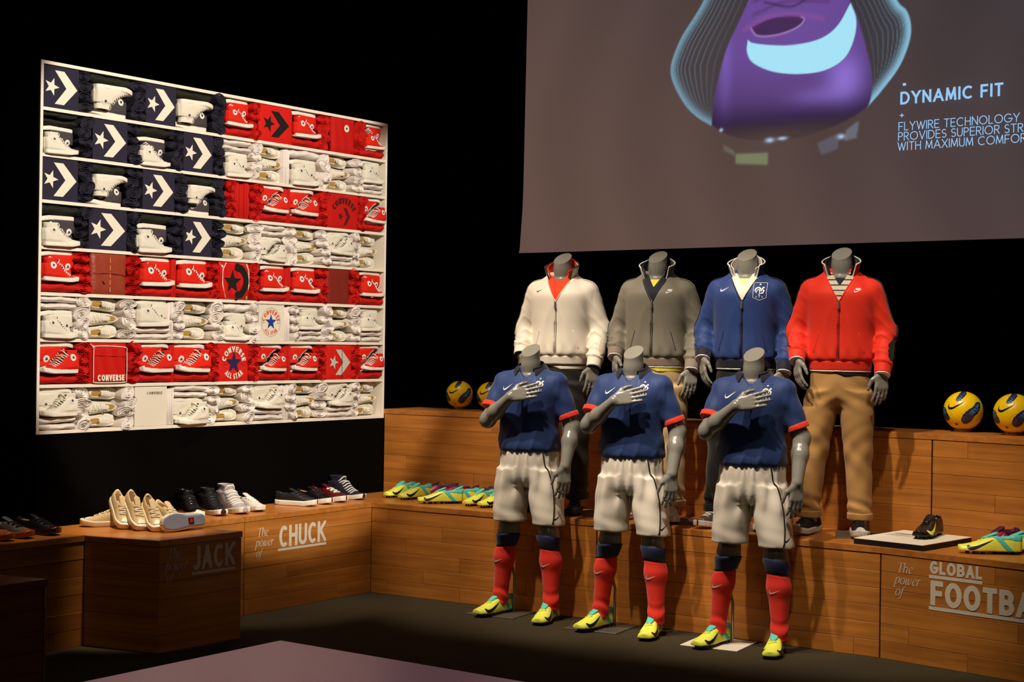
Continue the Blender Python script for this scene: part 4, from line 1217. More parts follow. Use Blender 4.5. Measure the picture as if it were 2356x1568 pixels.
    s2.loft([(.77, 0, -.004, .10, .10), (.80, 0, 0, .15, .118), (.84, 0, 0, .172, .126), (.92, 0, 0, .174, .128), (.98, 0, 0, .168, .122), (1.0, 0, 0, .163, .117)], 0)
    s2.loft([(.556, -.112, -.010, .096, .104), (.62, -.110, -.008, .098, .108), (.72, -.102, -.003, .100, .116), (.86, -.088, 0, .098, .122)], .03)
    s2.loft([(.548, .142, -.052, .090, .102), (.62, .132, -.044, .094, .106), (.72, .112, -.025, .100, .116), (.86, .088, 0, .098, .122)], .03)
    def fold2(X, Y, Z):
        th = np.arctan2(X, -Y); top = np.exp(-((Z-.955)/.045)**2)
        return -(.0042*top*np.sin(26*th+2*np.sin(5*th))+.0050*np.sin(15*th+10*(Z-.8)+2*np.sin(12*Z))*np.clip((.97-Z)/.1, 0, 1)*np.clip((Z-.58)/.2, 0.25, 1)+.003*np.sin(38*(Z+.6*np.abs(X))+3*X)*np.clip(1-np.abs(Z-.74)/.14, 0, 1)+.0022*np.sin(60*Z+25*X)*np.clip((.66-Z)/.06, 0, 1))
    s2.warp(fold2); sm = s2.me('shorts'); st = bvh(sm); so = obj('shorts', sm, M_['shorts'], root)
    wb = Field((-.25, -.2, .94), (.25, .19, 1.02), .0055); wb.loft([(.972, 0, 0, .170, .121), (1.002, 0, 0, .166, .118)], 0); wb.warp(lambda X, Y, Z: .0016*np.sin(40*np.arctan2(X, -Y))+0*Z); obj('waistband', wb.me('waistband'), M_['shorts'], so)
    pts = []
    for z in np.linspace(.985, .560, 26):
        a = -.55+.12*math.sin((z-.56)*9); h_ = st.ray_cast(Vector((.6*math.cos(a), .6*math.sin(a)-.02, z)), Vector((-math.cos(a), -math.sin(a), 0)))
        if h_[0] is not None: pts.append(h_[0]+h_[1]*.0012)
    obj('piping', mesh('piping', *tube(pts, .0042, 6)), M_['black'], so)
    obj('leg_mark', decal('leg_mark', densify2d(shift2d(swoosh2d(.058), 0, 0, 1, .25), .012), st, (.185, 0, .60), (.85, -.2, 0), (0, 0, 1), (-.3, 1, 0), .002), M_['black_print'], so)
    # socks
    for K, sd in ((LL, -1), (RL, 1)):
        s3 = Field((min(p_[0] for p_ in K)-.09, -.16, .06), (max(p_[0] for p_ in K)+.09, .13, .52), .0052)
        limb(s3, K, lr, .03, .0065)
        s3.F = s3.F+0; lo_ = s3.copy(); lo_.plane((K[3][0], 0, .398), (.12*sd, .1, 1)); lo_.warp(lambda X, Y, Z: -.0026*np.sin(90*Z+14*X+2*np.sin(40*Y))*np.clip((.2-Z)/.06, 0, 1)-.002*np.exp(-((Z-.33)/.07)**2)*(Y < 0))
        up_ = s3.copy(); up_.F -= .001; up_.plane((K[3][0], 0, .402), (-.12*sd, -.1, -1)); up_.plane((K[2][0], 0, .478), (.1*sd, .1, 1))
        lm = lo_.me('sock'); so3 = obj('sock', lm, M_['sock_red'], root); obj('sock_band', up_.me('sock_band'), M_['sock_navy'], so3)
        obj('sock_mark', decal('sock_mark', densify2d(swoosh2d(.062), .012), bvh(lm), (K[3][0]-(.02 if sd < 0 else .012), 0, .322), (1, 0, 0), (0, 0, 1), (0, 1, 0), .002), M_['white_print'], so3)
    # base plate and rod
    V, F = cbox(-.15, .17, -.13, .17, 0, .006, .0015); o_ = obj('base_plate', mesh('base_plate', V, F, False), M_['plate'], root, TR(-.19, .03, 0, -.15))
    obj('support_rod', mesh('support_rod', *tube([(-.112, .085, .005), (-.112, .085, .22), (-.13, .06, .32), (-.16, .035, .36)], .008, 8)), M_['silver'], root)
    for (x, y, rz) in ((LL[4][0]-.022, LL[4][1]-.045, -PI/2-.36), (RL[4][0]-.018, RL[4][1]-.045, -PI/2+.02)):
        b = copy_tree(BOOT, Matrix.Identity(4)); b.name = 'football_boot'
        for k_ in ('label', 'category'):
            if k_ in b: del b[k_]
        b.parent = root; b.matrix_local = TR(x, y, .006 if x < 0 else 0.001, rz, s=1.14)
    return root
FOOT = make_footballer()
TH = math.radians(-20)
place(FOOT, TR(.110, 9.10, 0, TH), 'leftmost front mannequin in navy jersey and white shorts, hand on chest', 'football kit mannequins')
place(FOOT, TR(.675, 8.68, 0, TH), 'middle front mannequin in navy jersey and white shorts, hand on chest', 'football kit mannequins')
place(FOOT, TR(1.275, 8.24, 0, TH), 'rightmost front mannequin in navy jersey standing on a white base plate', 'football kit mannequins', swap={'base_plate': M_['plate_white']})
# ------------------------------------------------------------------ the four figures on the bench
M_['j_white'] = FAB('white_jacket', (232, 222, 204), .6)
M_['j_grey'] = FAB('olive_grey_jacket', (118, 112, 98), .6)
M_['j_grey_rib'] = FAB('taupe_rib', (132, 116, 104))
M_['j_blue'] = FAB('royal_blue_jacket', (38, 60, 116), .6)
M_['j_navy'] = FAB('dark_navy_rib', (28, 28, 42))
M_['j_red'] = FAB('red_jacket', (228, 46, 22), .65)
M_['red_polo'] = FAB('orange_red_polo', (240, 62, 16))
M_['white_polo'] = FAB('white_polo', (236, 226, 208))
M_['pant_black'] = FAB('black_trousers', (24, 21, 19), .7)
M_['pant_tan'] = FAB('tan_chinos', (176, 132, 76), .7)
M_['pant_beige'] = FAB('beige_chinos', (186, 156, 112), .7)
M_['pale_tee'] = FAB('pale_yellow_tee', (226, 218, 150)); M_['yellow_tee'] = FAB('yellow_tee', (230, 214, 70))
def striped(name, c1, c2, scale):
    m = mat(name, c1, .75); nt = m.node_tree; b = nt.nodes['Principled BSDF']
    tc = nt.nodes.new('ShaderNodeTexCoord'); sp = nt.nodes.new('ShaderNodeSeparateXYZ'); nt.links.new(tc.outputs['Object'], sp.inputs[0])
    mu = nt.nodes.new('ShaderNodeMath'); mu.operation = 'MULTIPLY'; mu.inputs[1].default_value = scale; nt.links.new(sp.outputs[2], mu.inputs[0])
    fr = nt.nodes.new('ShaderNodeMath'); fr.operation = 'FRACT'; nt.links.new(mu.outputs[0], fr.inputs[0])
    gt = nt.nodes.new('ShaderNodeMath'); gt.operation = 'LESS_THAN'; gt.inputs[1].default_value = .24; nt.links.new(fr.outputs[0], gt.inputs[0])
    mx = nt.nodes.new('ShaderNodeMix'); mx.data_type = 'RGBA'; mx.inputs[6].default_value = srgb(*c1); mx.inputs[7].default_value = srgb(*c2)
    nt.links.new(gt.outputs[0], mx.inputs[0]); nt.links.new(mx.outputs[2], b.inputs['Base Color']); return m
M_['ink_red2'] = FAB('red_zip', (170, 30, 18)); M_['rubber_grey'] = mat('pale_grey_rubber', (206, 198, 188), .5)
M_['stripe_polo'] = striped('striped_polo', (206, 194, 172), (34, 32, 42), 34)

RG = lambda x: (1-np.abs(np.sin(x)))**2-.3
def make_jacket_figure():
    root = thing('mannequin', 'headless grey mannequin in a zipped track jacket', 'mannequin')
    SH = 1.36
    eL, wL = (-.238, .030, 1.110), (-.222, -.105, .955)
    eR, wR = (.238, .028, 1.100), (.232, -.095, .890)
    fl = Field((-.33, -.26, .035), (.33, .17, 1.66), .0055)
    fl.loft([(.80, 0, 0, .13, .09), (.92, 0, 0, .135, .09), (1.05, 0, 0, .14, .09), (1.2, 0, 0, .15, .10), (1.32, 0, 0, .14, .09), (1.37, 0, .005, .10, .07), (1.40, 0, .01, .06, .055)], 0)
    fl.cone((0, .016, 1.36), (0, .004, 1.46), .064, .053, .05); fl.cone((0, .004, 1.46), (0, -.006, 1.62), .053, .056, .02)
    for e, w_ in ((eL, wL), (eR, wR)):
        limb(fl, [((-.14 if e[0] < 0 else .14), .005, SH-.04), e, w_], [.045, .040, .029])
    hand(fl, wL, (.10, -.30, -.95), (-.85, -.5, .1), (.5, -.85, 0), 1.0, .26)
    hand(fl, wR, (-.05, -.22, -.97), (.55, -.8, .1), (-.8, -.6, 0), 1.0, .2)
    LL = [(-.085, 0, .86), (-.13, -.01, .48), (-.155, .01, .06)]; RL = [(.085, 0, .86), (.10, -.02, .48), (.115, -.02, .06)]
    limb(fl, LL, [.065, .05, .04]); limb(fl, RL, [.065, .05, .04])
    obj('body', cut_cap(fl.me('body'), (0, -.005, 1.528), (-.12, -.56, .82)), M_['mannequin'], root)
    B0, B1 = (-.37, -.22, .84), (.37, .20, 1.49)
    j = Field(B0, B1, .006)
    TJ = [(.898, 0, 0, .162, .120), (.940, 0, 0, .168, .126), (.958, 0, 0, .182, .136), (.99, 0, 0, .184, .137), (1.10, 0, 0, .180, .131), (1.2, 0, -.003, .186, .131), (1.30, 0, -.005, .190, .132), (1.345, 0, 0, .172, .120), (1.39, 0, .008, .130, .100), (1.425, 0, .012, .096, .086), (1.445, 0, .012, .088, .080)]
    j.loft(TJ, 0)
    for sd in (-1, 1): j.cone((.05*sd, .012, 1.395), (.145*sd, .008, 1.338), .045, .056, .03)
    for e, w_ in ((eL, wL), (eR, wR)):
        s2 = Field(B0, B1, .006); u = np.array(w_)-np.array(e); u /= np.linalg.norm(u); end = np.array(w_)-u*.050
        s2.cone(((-.158 if e[0] < 0 else .158), .005, SH-.034), e, .068, .058, 0); s2.cone(e, tuple(end), .058, .050, .03)
        s2.cone(tuple(end), tuple(end+u*.02), .050, .036, .01)
        rx = np.array(e)
        s2.warp(lambda X, Y, Z: -(.0085*RG(34*Z+26*Y+1.6*np.sin(30*X+10*Z))*np.exp(-((Z-rx[2]+.03)/.11)**2)+.0085*RG(62*((Z-end[2])*.8+(Y-end[1])*.5)+14*X)*np.exp(-((Z-end[2]-.03)/.055)**2)+.005*RG(30*Z+34*X+12*Y)*np.exp(-((Z-1.27)/.07)**2)))
        j.merge((slice(None),)*3, s2.F, .025)
    j.cut(lambda X, Y, Z: -np.maximum(np.abs(X)-np.clip((Z-1.268)*.54, -.05, .2), Y+.03))
    j.cut(lambda X, Y, Z: -np.maximum(.0022-np.abs(np.abs(X)-.0)*0-.0022+np.abs(X)-.0018, np.maximum(Y+.02, Z-1.27))*.6)
    def fold(X, Y, Z):
        th = np.arctan2(X, -Y)
        return -(.0060*RG(17*(np.abs(X)*1.15+.62*Z)+.9*np.sin(9*Z+X*5)+X*6)*np.clip(1-np.abs(Z-1.10)/.20, 0, 1)*(np.abs(X) < .2)+.0040*np.sin(14*th+1.5*np.sin(12*Z))*np.exp(-((Z-.968)/.035)**2)*(np.abs(X) < .2))
    j.warp(fold); jm = j.me('jacket'); jt = bvh(jm); jo = obj('jacket', jm, M_['j_white'], root)
    # hem band, piping, cuffs
    hb = Field((-.2, -.16, .84), (.2, .16, .98), .005); hb.loft([(.894, 0, 0, .166, .124), (.946, 0, 0, .171, .129)], 0); hb.warp(lambda X, Y, Z: .0007*np.sin(150*np.arctan2(X, -Y))+0*Z); obj('hem_band', hb.me('hem_band'), M_['j_white'], jo)
    hp = Field((-.2, -.16, .84), (.2, .16, .93), .0045); hp.loft([(.886, 0, 0, .165, .123), (.895, 0, 0, .167, .125)], 0); obj('hem_piping', hp.me('hem_piping'), M_['white_print'], jo)
    for w_, e in ((wL, eL), (wR, eR)):
        w_ = np.array(w_); u = w_-np.array(e); u /= np.linalg.norm(u)
        c1 = Field(tuple(w_-.09), tuple(w_+.09), .0045); c1.cone(w_-u*.06, w_+u*.03, .048, .042, 0); c1.plane(tuple(w_+u*.016), tuple(u)); c1.plane(tuple(w_-u*.062), tuple(-u)); obj('cuff', c1.me('cuff'), M_['j_white'], jo)
        c2 = Field(tuple(w_-.09), tuple(w_+.09), .004); c2.cone(w_, w_+u*.05, .0435, .042, 0); c2.plane(tuple(w_+u*.022), tuple(u)); c2.plane(tuple(w_+u*.014), tuple(-u)); obj('cuff_piping', c2.me('cuff_piping'), M_['white_print'], jo)
    o1, i1, rim = collar(.082, .082, .010, 1.415, 1.368, .116, .092, .000, .050, 2.36, .005)
    obj('collar', mesh('collar', *o1), M_['j_white'], jo); obj('collar_lining', mesh('collar_lining', *i1), M_['j_white'], jo); obj('collar_piping', mesh('collar_piping', *tube(rim, .0038, 6)), M_['white_print'], jo)
    # zip
    zl = []; 
    for z in np.linspace(1.268, .900, 30):
        h_ = jt.ray_cast(Vector((0.006, -.5, z)), Vector((0, 1, 0)))
        if h_[0] is not None: zl.append(Vector((0, h_[0].y-.001, z)))
    obj('zip', mesh('zip', *tube(zl, .0034, 6)), M_['silver'], jo)
    for sd in (-1, 1):
        ed = []
        for z in np.linspace(1.268, 1.392, 12):
            x = sd*((z-1.268)*.54+.003); h_ = jt.ray_cast(Vector((x+sd*.004, -.5, z)), Vector((0, 1, 0)))
            if h_[0] is not None: ed.append(Vector((x, h_[0].y-.001, z)))
        obj('zip_edge', mesh('zip_edge', *tube(ed, .003, 6)), M_['silver'], jo)
    V, F = cbox(-.005, .005, -.004, .002, -.042, 0, .0015); obj('zip_pull', mesh('zip_pull', V, F, False), M_['silver'], jo, Matrix.Translation((0, zl[0].y-.004, 1.268)))
    # pockets
    for sd in (-1, 1):
        pp = []
        for z in np.linspace(1.10, .99, 10):
            x = sd*(.105+.03*(1.10-z)/.11); h_ = jt.ray_cast(Vector((x, -.5, z)), Vector((0, 1, 0)))
            if h_[0] is not None: pp.append(h_[0]+Vector((0, -.0005, 0)))
        obj('pocket_zip', mesh('pocket_zip', *tube(pp, .0022, 5)), M_['silver'], jo)
    # stripe down the outside of the sleeves
    for sd, e, w_ in ((-1, eL, wL), (1, eR, wR)):
        P_ = [np.array((.150*sd, .0, 1.415)), np.array((.205*sd, .005, 1.36)), np.array((.235*sd, .015, 1.27)), np.array((.262*sd, .03, 1.12)), np.array((w_[0]*1.02, w_[1]*.5, 1.03)), np.array((w_[0]*1.02, w_[1]*.85, w_[2]+.06))]
        c_ = smooth_curve(P_, 40); V = []; F = []; good = []
        for p_ in c_:
            for k, yy in enumerate((-.019, -.007, .007, .019)):
                d_ = Vector((-sd, 0, -.15 if p_[2] < 1.33 else -.9)).normalized(); h_ = jt.ray_cast(Vector((p_[0], p_[1]+yy, p_[2]))-d_*.15, d_)
                good.append(h_[0] is not None); V.append(tuple(h_[0]+h_[1]*.0035) if h_[0] is not None else (0, 0, 0))
        for i in range(39):
            for k in range(3):
                q = (i*4+k, i*4+k+1, i*4+k+5, i*4+k+4)
                if all(good[x] for x in q): F.append(q if sd < 0 else q[::-1])
        obj('sleeve_stripe', mesh('sleeve_stripe', V, F), M_['j_white'], jo)
    # shirt inside
    p = Field((-.2, -.16, 1.2), (.2, .15, 1.45), .005); p.loft(TJ, 0, off=-.012, z0=1.22, z1=1.428)
    p.cut(lambda X, Y, Z: -np.maximum(np.abs(X)-np.clip((Z-1.352)*.62, -.05, .2), Y+.02))
    po = obj('polo_shirt', p.me('polo_shirt'), M_['red_polo'], root)
    o1, i1, rim = collar(.073, .073, .010, 1.415, 1.362, .128, .082, -.006, .036, 2.48, .004)
    mb = MB(); mb.add(o1); mb.add(i1); obj('polo_collar', mb.me('polo_collar', True), M_['red_polo'], po)
    obj('polo_piping', mesh('polo_piping', *tube(rim, .0028, 5)), M_['red_polo'], po)
    us = Field((-.12, -.14, 1.28), (.12, .13, 1.42), .005); us.loft(TJ, 0, off=-.020, z0=1.30, z1=1.398); obj('undershirt', us.me('undershirt'), M_['red_polo'], po)
    # shirt tail below the hem
    q = Field((-.2, -.16, .8), (.2, .16, .92), .0055); q.loft([(.862, 0, 0, .160, .120), (.898, 0, 0, .161, .120)], 0); q.plane((.02, 0, .866), (-.35, 0, -1)); obj('shirt_tail', q.me('shirt_tail'), M_['red_polo'], po)
    # trousers
    t = Field((-.27, -.17, .05), (.24, .17, .92), .0068)
    t.loft([(.70, 0, 0, .06, .09), (.75, 0, 0, .145, .112), (.80, 0, 0, .162, .120), (.895, 0, 0, .155, .114)], 0)
    t.loft([(.085, -.160, .008, .064, .080), (.20, -.155, .006, .065, .080), (.45, -.132, -.006, .076, .088), (.65, -.108, 0, .094, .112), (.78, -.088, 0, .088, .116)], .03)
    t.loft([(.085, .118, -.018, .064, .080), (.20, .116, -.016, .065, .080), (.45, .104, -.016, .076, .088), (.65, .094, -.004, .094, .112), (.78, .086, 0, .088, .116)], .03)
    t.warp(lambda X, Y, Z: -(.0022*np.sin(26*Z+40*np.abs(X)+2*np.sin(14*Z+6*X))*np.clip((Z-.05)/.1, 0, 1)+.0030*np.sin(60*(Z-.9*np.abs(X))+4*np.sin(9*Z)+20*Y)*np.exp(-((Z-.42)/.14)**2)+.005*np.sin(85*Z+30*X+20*Y)*np.exp(-((Z-.16)/.045)**2)+.004*np.sin(60*(Z+.7*np.abs(X)))*np.exp(-((Z-.74)/.05)**2)))
    to = obj('trousers', t.me('trousers'), M_['pant_black'], root)
    for cx, cy in ((-.160, .008), (.118, -.018)):
        c1 = Field((cx-.1, cy-.12, .05), (cx+.1, cy+.12, .16), .005); c1.loft([(.086, cx, cy, .068, .084), (.126, cx, cy, .070, .086)], 0); c1.loft([(.07, cx, cy, .060, .076), (.10, cx, cy, .060, .076)], 0, sub=True); obj('trouser_cuff', c1.me('trouser_cuff'), M_['pant_black'], to)
    V, F = cbox(-.13, .15, -.14, .14, 0, .005, .0012); obj('base_plate', mesh('base_plate', V, F, False), M_['plate'], root, TR(.12, -.03, 0, .1))
    for (x, y, rz) in ((-.168, -.045, -PI/2-.35), (.116, -.072, -PI/2+.16)):
        b = copy_tree(LOW, Matrix.Identity(4)); b.name = 'sneaker'
        for k_ in ('label', 'category'):
            if k_ in b: del b[k_]
        b.parent = root; b.matrix_local = TR(x, y, .006, rz, s=1.08)
    return root, jt
JF_, JT = make_jacket_figure()
SK = lambda up, so, lace, toe=None: {'upper': M_[up], 'tongue': M_[up], 'sole': M_[so], 'laces': M_[lace], 'toe_cap': M_[toe or so], 'insole': M_['lining'], 'toe_line': M_[so]}
M_['sn_black'] = mat('black_sneaker', (22, 20, 22), .6, bump=(200, .2)); M_['sn_white'] = mat('white_sneaker', (228, 220, 206), .6, bump=(200, .15))
M_['sn_grey'] = mat('charcoal_sneaker', (74, 68, 66), .6, bump=(200, .2))
M_['rubber_grey'] = mat('pale_grey_rubber', (206, 198, 188), .5)
def jk(shell, rib, lining, piping, polo, tail, pants, stripe, edge, pc=None, zipc='silver', us_=None):
    return {'jacket': M_[shell], 'hem_band': M_[rib], 'cuff': M_[rib], 'collar': M_[shell], 'collar_lining': M_[lining], 'collar_piping': M_[piping], 'hem_piping': M_[piping], 'cuff_piping': M_[piping],
            'polo_shirt': M_[polo], 'polo_collar': M_[pc or polo], 'polo_piping': M_[pc or polo], 'shirt_tail': M_[tail], 'undershirt': M_[us_ or polo], 'trousers': M_[pants], 'trouser_cuff': M_[pants], 'sleeve_stripe': M_[stripe], 'zip_edge': M_[edge], 'zip': M_[zipc], 'pocket_zip': M_[edge]}
G4 = 'track jacket mannequins on the bench'
def add_mark(fig, nm, VF, m, x, z, dens=.012):
    jo = [c for c in fig.children if c.name.split('.')[0] == 'jacket'][0]
    obj(nm, decal(nm, densify2d(VF, dens), JT, (x, 0, z), (1, 0, 0), (0, 0, 1), (0, 1, 0), .002), M_[m], jo)
ZB = HB+.0005
f1 = place(JF_, TR(.300, 9.47, ZB, math.radians(-19)), 'mannequin on the bench in white zip jacket over an orange red polo', G4,
           swap={**jk('j_white', 'j_white', 'j_white', 'black', 'red_polo', 'white_polo', 'pant_black', 'j_white', 'j_white', None, 'rubber_grey'), **SK('sn_black', 'sn_black', 'lace_k')})
f2 = place(JF_, TR(.845, 9.13, ZB, math.radians(-19)), 'mannequin on the bench in olive grey zip jacket with dark polo collar', G4,
           swap={**jk('j_grey', 'j_grey_rib', 'j_grey', 'white_print', 'jersey_dark', 'yellow_tee', 'pant_beige', 'j_grey', 'j_navy', 'jersey_dark', us_='yellow_tee'), **SK('sn_white', 'rubber_w', 'lace_w')})
f3 = place(JF_, TR(1.315, 8.80, ZB, math.radians(-19)), 'mannequin on the bench in royal blue zip jacket over a white polo', G4,
           swap={**jk('j_blue', 'j_navy', 'j_navy', 'white_print', 'white_polo', 'white_polo', 'pant_black', 'j_navy', 'black', None, 'black', 'pale_tee'), **SK('sn_grey', 'rubber_w', 'lace_w', 'sn_grey')})
f4 = place(JF_, TR(1.795, 8.55, ZB, math.radians(-17)), 'mannequin on the bench in bright red zip jacket and tan chinos', G4,
           swap={**jk('j_red', 'j_red', 'j_navy', 'white_print', 'stripe_polo', 'black', 'pant_tan', 'black', 'j_red', 'jersey_dark', 'ink_red2', 'jersey_dark'), **SK('sn_black', 'rubber_grey', 'lace_k')})
add_mark(f1, 'chest_mark', shift2d(swoosh2d(.040), 0, 0, 1, .1), 'black_print', -.110, 1.335)
add_mark(f3, 'chest_mark', shift2d(swoosh2d(.056), 0, 0, 1, .1), 'white_print', -.102, 1.335)
ol, wh = crest2d(.92)
add_mark(f3, 'crest_outline', ol, 'white_print', .095, 1.325); add_mark(f3, 'crest', wh, 'white_print', .095, 1.325, .05)
for f_ in (f2, f4):
    v, f, w_ = text2d('NIKE', .011, .0026, .8, .08, .25)
    add_mark(f_, 'chest_mark', join2d(shift2d(swoosh2d(.044), 0, 0, 1, .06), shift2d((v, f), -.014, .004)), 'white_print', .100, 1.325)
# ------------------------------------------------------------------ what fills the flag
CV = lambda n, c: mat(n, c, .8, .2, bump=(700, .10))
M_['c_red'] = CV('red_canvas', (214, 34, 18)); M_['c_white'] = CV('off_white_canvas', (222, 214, 194)); M_['c_char'] = CV('charcoal_canvas', (66, 60, 62))
M_['t_red'] = CV('red_cotton', (188, 22, 14)); M_['t_white'] = CV('white_cotton', (226, 216, 206)); M_['t_navy'] = CV('navy_cotton', (36, 34, 46)); M_['t_black'] = CV('black_green_cotton', (34, 34, 26))
M_['p_navy'] = CV('navy_panel', (40, 36, 52)); M_['p_red'] = CV('red_panel', (204, 26, 16)); M_['p_white'] = mat('white_box', (230, 220, 198), .6)
M_['leather'] = mat('red_brown_leather', (146, 56, 32), .45, bump=(60, .25)); M_['leather2'] = mat('dark_red_leather', (124, 38, 26), .5, bump=(60, .2))
M_['bag'] = mat('glossy_red_vinyl', (196, 24, 18), .25, .5); M_['ink'] = mat('black_ink', (18, 14, 14), .6); M_['ink_blue'] = mat('blue_ink', (30, 52, 140), .6); M_['ink_navy'] = mat('navy_ink', (32, 28, 70), .6)
M_['ink_red'] = mat('orange_ink', (222, 90, 50), .6); M_['ink_grey'] = mat('grey_ink', (74, 66, 60), .6); M_['silver_ink'] = mat('pale_grey_ink', (190, 186, 170), .5)
M_['ink_dark_red'] = mat('dark_ink_on_red', (84, 20, 16), .6)
M_['throat_shade_w'] = mat('olive_throat_shade', (88, 80, 56), .9); M_['tan_insole'] = mat('tan_insole', (164, 128, 58), .8); M_['brass'] = mat('zip_pale', (196, 120, 84), .4)
ORD = ['first', 'second', 'third', 'fourth', 'fifth', 'sixth', 'seventh', 'eighth', 'ninth', 'tenth', 'eleventh']
RN = ['top', 'second', 'third', 'fourth', 'fifth', 'sixth', 'seventh', 'bottom']
def roll_mesh(seed, nphi=36, nr=11):
    """rolled shirt, end towards -y; unit half sizes, length 1"""
    r = random.Random(seed); ph = [r.uniform(0, 6.28) for _ in range(4)]; V = []; F = []
    turns = r.uniform(2.4, 3.2); sq = r.uniform(.0, .10)
    rad = lambda a, y: 1-.03+.045*math.sin(2*a+ph[0]+y)+.035*math.sin(3*a+ph[1]+2*y)+.02*math.sin(5*a+ph[2]+5*y)
    rows = []
    for i in range(nr):                      # spiral end
        q = i/(nr-1); rr = .04+.96*q
        ring = []
        for k in range(nphi):
            a = 2*PI*k/nphi; s_ = math.sin(2*PI*turns*q-a)
            y = -.5+.09*(1-s_)*(.4+.6*q)*(1 if q < .97 else .4)+.05*math.sin(a+ph[3])+.16*max(0, q-.82)
            R = rr*rad(a, y)*(1-.03*math.sin(2*a+ph[1])*q)
            ring.append(len(V)); V.append((R*math.cos(a), y, R*math.sin(a)))
        rows.append(ring)
    for y in (-.42, -.30, -.1, .15, .4, .5):
        ring = []
        for k in range(nphi):
            a = 2*PI*k/nphi; R = rad(a, y)*(1.02 if y < .45 else .9); ring.append(len(V)); V.append((R*math.cos(a), y, R*math.sin(a)))
        rows.append(ring)
    for A_, B_ in zip(rows[:-1], rows[1:]):
        for k in range(nphi): k2 = (k+1) % nphi; F.append((A_[k], A_[k2], B_[k2], B_[k]))
    F.append(tuple(rows[0])[::-1]); F.append(tuple(rows[-1]))
    return mesh('rolled_shirt', V, F)
def long_mesh(seed, n=26, m=16):
    r = random.Random(seed); ph = [r.uniform(0, 6.28) for _ in range(5)]; V = []; F = []
    for i in range(n+1):
        t = -1+2*i/n; e = math.sqrt(max(0, 1-max(0, (abs(t)-.93)/.07)**2)); e = max(e, .12)
        for k in range(m):
            a = 2*PI*k/m; R = e*(1+.07*math.sin(5*t+2*a+ph[0])+.05*math.sin(9*t-a+ph[1])+.03*math.sin(14*t+3*a+ph[2]))
            V.append((t, R*math.cos(a), R*math.sin(a)*(1+.06*math.sin(3*t+ph[3]))+.12*math.sin(2.2*t+ph[4])))
    for i in range(n):
        for k in range(m): k2 = (k+1) % m; F.append((i*m+k, i*m+k2, (i+1)*m+k2, (i+1)*m+k))
    F.append(tuple(range(m))[::-1]); F.append(tuple(n*m+k for k in range(m)))
    return mesh('long_roll', V, F)
ROLLS = [roll_mesh(i) for i in range(6)]; LONGS = [long_mesh(i+40) for i in range(5)]
for me in ROLLS+LONGS: me.flip_normals() if sum(p.normal.dot(p.center) for p in me.polygons) < 0 else None
def one(name, me, m, M, label, cat, group):
    o = obj(name, me, m); o.matrix_world = M; return tag(o, label, cat, group)
def SC(x, y, z): return Matrix.Diagonal((x, y, z, 1))
